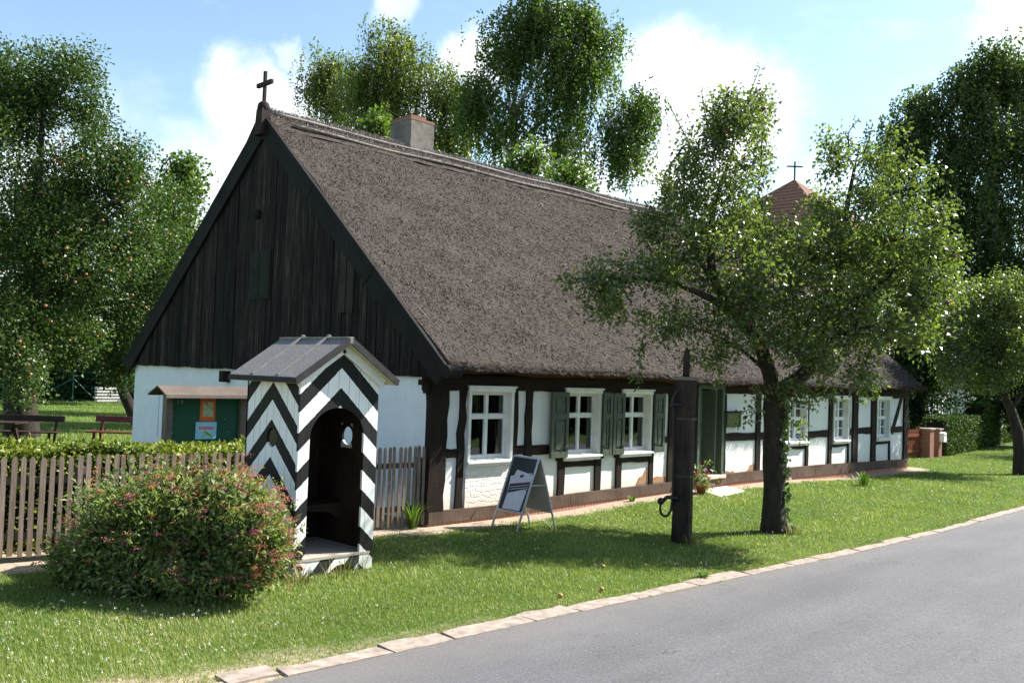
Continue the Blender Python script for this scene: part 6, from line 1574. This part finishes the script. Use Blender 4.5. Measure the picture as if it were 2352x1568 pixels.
blades('day_lily', 'clump of arching day lily leaves at the foot of the short fence', 'plant', (-.28, -.02, float(gz(-.28, -.02))), 46, .52, .030, M_LILY, 3, .09, .55)
blades('grass_tuft', 'long dry grass tuft round the foot of the wooden pump', 'grass tuft', (2.46, -3.02, 0), 90, .24, .009, M_STRAWG, 5, .20, .9)
blades('grass_tuft', 'dry grass tuft at the foot of the street apple tree', 'grass tuft', (4.62, -3.47, 0), 70, .20, .009, M_STRAWG, 6, .16, .8)
blades('grass_tuft', 'tall grass stalks in front of the sentry box doorway', 'grass tuft', (-2.72, -1.80, 0), 60, .30, .008, M_STRAWG, 7, .34, .5)
blades('grass_tuft', 'grass tuft at the left front corner of the sentry box', 'grass tuft', (-3.30, -1.84, 0), 55, .22, .010, M_STRAWG, 8, .18, .6)
blades('weed', 'small leafy weed by the plinth under the third window', 'plant', (4.72, -.22, float(gz(4.72, -.22))), 26, .17, .026, M_LILY, 9, .05, .7)
blades('weed', 'tuft of tall weeds in tree shade by the right end of the plinth', 'plant', (12.2, -1.25, float(gz(12.2, -1.25))), 40, .45, .028, M_LILY, 10, .2, .5)
blades('weed', 'flat broad-leaved weed growing on the kerb edge', 'plant', (.62, -4.42, .01), 20, .13, .030, M_LILY, 14, .06, 1.3)
def pot_plant():
    rs = np.random.RandomState(5); c = np.array([6.72, -.40, .42]); q = rs.normal(0, 1, (60, 3)) * np.array([.12, .12, .13]) + c
    V, n = spray_leaves(rs, q, 9, .05, .045, .8, .5, 0); leaf_obj('foliage', V, M_LF_SPIREA, PT, rs.rand(n))
    for nm, col, k in (('white_blossom', (.72, .66, .64), 26), ('red_blossom', (.60, .05, .08), 16)):
        q = rs.normal(0, 1, (k, 3)) * np.array([.13, .13, .12]) + c + np.array([.02, -.03, .06]); V, n = spray_leaves(rs, q, 10, .022, .03, .9, .8, 0); leaf_obj(nm, V, solid(nm, col, tuple(x * .8 for x in col), .7, .2), PT, None)
pot_plant()
# windfalls on the lawn
rs = np.random.RandomState(3)
mb = MB(); r_ = .027; mb.lathe([(.15 * r_, -.85 * r_), (.7 * r_, -.75 * r_), (r_, -.1 * r_), (.95 * r_, .4 * r_), (.6 * r_, .8 * r_), (.12 * r_, .72 * r_)], (0, 0, 0), 10)
a0_ = mb.build('windfall_apple', M_AP_YEL, None, smooth=True, loc=(0, 0, 0)); first = True
for (x, y, mm, lab) in ((-1.52, -4.05, M_AP_YEL, 'yellow windfall apple on the grass nearest the kerb'), (-.92, -4.12, M_AP_RED, 'reddish windfall apple on the grass near the kerb'), (.05, -3.35, M_AP_RED, 'brown-red windfall apple in mid lawn, farther from the kerb'), (2.2, -3.95, M_AP_DK, 'dark windfall apple on the grass right of the pump')):
    o = a0_ if first else a0_.copy()
    if not first: COL.objects.link(o)
    first = False
    o.location = (x, y, float(gz(x, y)) + .03); tag(o, lab, 'apple', 'windfall apples on the lawn')

# ---------------------------------------------------------------- lawn: blades and clover
def lawn():
    rs = np.random.RandomState(77); cx, cy = CC.x, CC.y
    def sample(n, r0, r1, pw):
        u = rs.rand(n); r = (r0 ** pw + (r1 ** pw - r0 ** pw) * u) ** (1 / pw); a = rs.uniform(rad(45 - 37), rad(45 + 36), n)
        return cx + r * np.cos(a), cy + r * np.sin(a), r
    X, Y, R = sample(760000, 5.2, 44, -.35)
    so = soil_amount(X, Y); ye = road_edge(X)
    fy = 1.0 - (X + 5.6) * .125
    k = (Y > ye + .03 + .25 * vnoise(X * 2.6, X * 0 + 5)) & (Y < np.where(X < 0, fy + .1, 60)) & ~((X > -.05) & (X < 17.9) & (Y > -.12) & (Y < 10.7)) & (rs.rand(len(X)) > so * 1.15)
    k &= ~((X > SX) & (X < SX + SW) & (Y > SY + .02) & (Y < SY + SD)) & ~((X > 6.75) & (X < 8.2) & (Y > -.8) & (Y < 0))
    k &= ~((Y > 18)) 
    nk = 30000; xk = np.interp(rs.rand(nk), [0, .55, 1], [-7, 3, 26]) ; yk = road_edge(xk) + np.where(rs.rand(nk) < .3, rs.uniform(-.02, .03, nk), rs.uniform(.06, .40, nk)); ok = vnoise(xk * 2.6 + 3, yk * 5) > np.where(yk < road_edge(xk) + .05, .52, .36 + .5 * sstep(.3, .05, yk - road_edge(xk)))
    X = np.concatenate([X[k], xk[ok]]); Y = np.concatenate([Y[k], yk[ok]]); R = np.hypot(X - cx, Y - cy); k = np.ones(len(X), bool)
    X, Y, R = X[k], Y[k], R[k]; n = len(X); Z = gz(X, Y)
    pat = vnoise(X * .9, Y * .9); pat2 = vnoise(X * 3.1 + 9, Y * 3.1)
    edge = sstep(.9, .0, Y - road_edge(X) - .25)
    h = (.027 + .034 * pat * pat2 + .011 * rs.rand(n)) * (1 - .35 * edge); h *= np.where(rs.rand(n) < .02, 1.9, 1.)
    wd = .0034 * np.clip(R / 8., 1, 3.2)
    a = rs.rand(n) * 2 * PI; ln = rs.uniform(.15, .9, n); B = np.stack([X, Y, Z - .004], 1)
    sdv = np.stack([-np.sin(a), np.cos(a), a * 0], 1) * wd[:, None]; tip = np.stack([np.cos(a) * ln * h, np.sin(a) * ln * h, h * np.sqrt(np.clip(1 - (ln * .6) ** 2, .2, 1))], 1)
    V = np.stack([B - sdv, B + sdv, B + tip], 1).reshape(-1, 3)
    rn = np.clip(.50 * pat + .26 * pat2 + .40 * rs.rand(n) - .08, 0, 1); rn = np.where(rs.rand(n) < .05 + .14 * sstep(.55, .8, vnoise(X * .6 + 4, Y * .8)) + .30 * edge * pat2, rs.uniform(.93, 1, n), rn * .9)
    M_LAWN = attr_mat('lawn_grass', [(0, (.085, .125, .024)), (.4, (.155, .212, .046)), (.8, (.255, .305, .088)), (.91, (.27, .30, .11)), (.95, (.38, .34, .16)), (1, (.46, .40, .21))], .5, .35, .35, (1.3, 1.4, .6))
    o = npmesh('grass', V, np.arange(3 * n).reshape(-1, 3), M_LAWN, None, rnd=rn); tag(o, 'short mown lawn grass on the verge between house and road', 'grass', kind='stuff')
    # white clover heads
    m = 7500; X, Y, R = sample(m, 6, 34, .5); pt = vnoise(X * .7 + 20, Y * .7); k = (Y > road_edge(X) + .5) & (Y < np.where(X > -.5, -.5, -.4)) & (pt + rs.rand(m) * .7 > .86) & (soil_amount(X, Y) < .3) & ~((X > SX - .1) & (X < SX + SW + .1) & (Y > SY - .1))
    X, Y = X[k], Y[k]; Z = gz(X, Y) + rs.uniform(.045, .085, len(X)); c = np.stack([X, Y, Z], 1); per = 9; V, nn = spray_leaves(rs, c, per, .009, .010, .8, .6, 0)
    M_CLO = attr_mat('clover_head', [(0, (.50, .40, .30)), (.4, (.66, .60, .52)), (1, (.76, .73, .68))], .8, .1, .2, (1, 1, .9))
    o = leaf_obj('clover', V, M_CLO, None, clump_rnd(rs, len(c), per, .8)); tag(o, 'white clover heads scattered through the lawn', 'clover', kind='stuff')
    # meadow behind the house (garden lawn)
    m = 90000; X, Y, R = sample(m, 24, 62, .2); k = (Y > 11) & (X < np.interp(Y, [10, 46], [5, 24])) ; X, Y, R = X[k], Y[k], R[k]; n = len(X)
    h = rs.uniform(.05, .13, n); a = rs.rand(n) * 2 * PI; wd = .012; B = np.stack([X, Y, X * 0], 1); sdv = np.stack([-np.sin(a), np.cos(a), a * 0], 1) * wd; tip = np.stack([np.cos(a) * h * .4, np.sin(a) * h * .4, h], 1)
    o = npmesh('grass', np.stack([B - sdv, B + sdv, B + tip], 1).reshape(-1, 3), np.arange(3 * n).reshape(-1, 3), M_LAWN, None, rnd=np.clip(.35 + .6 * rs.rand(n), 0, .9)); tag(o, 'taller garden grass behind the hedge and benches', 'grass', kind='stuff')
lawn()
# the far side of the road, mirrored in the window panes
hedge('roadside_hedge', 'tall hedge across the road, seen only mirrored in the window panes', (-14, -15.5), (30, -15.5), .8, 2.6, 9000, M_LF_GHEDGE, 85, .28, rough_top=.4)
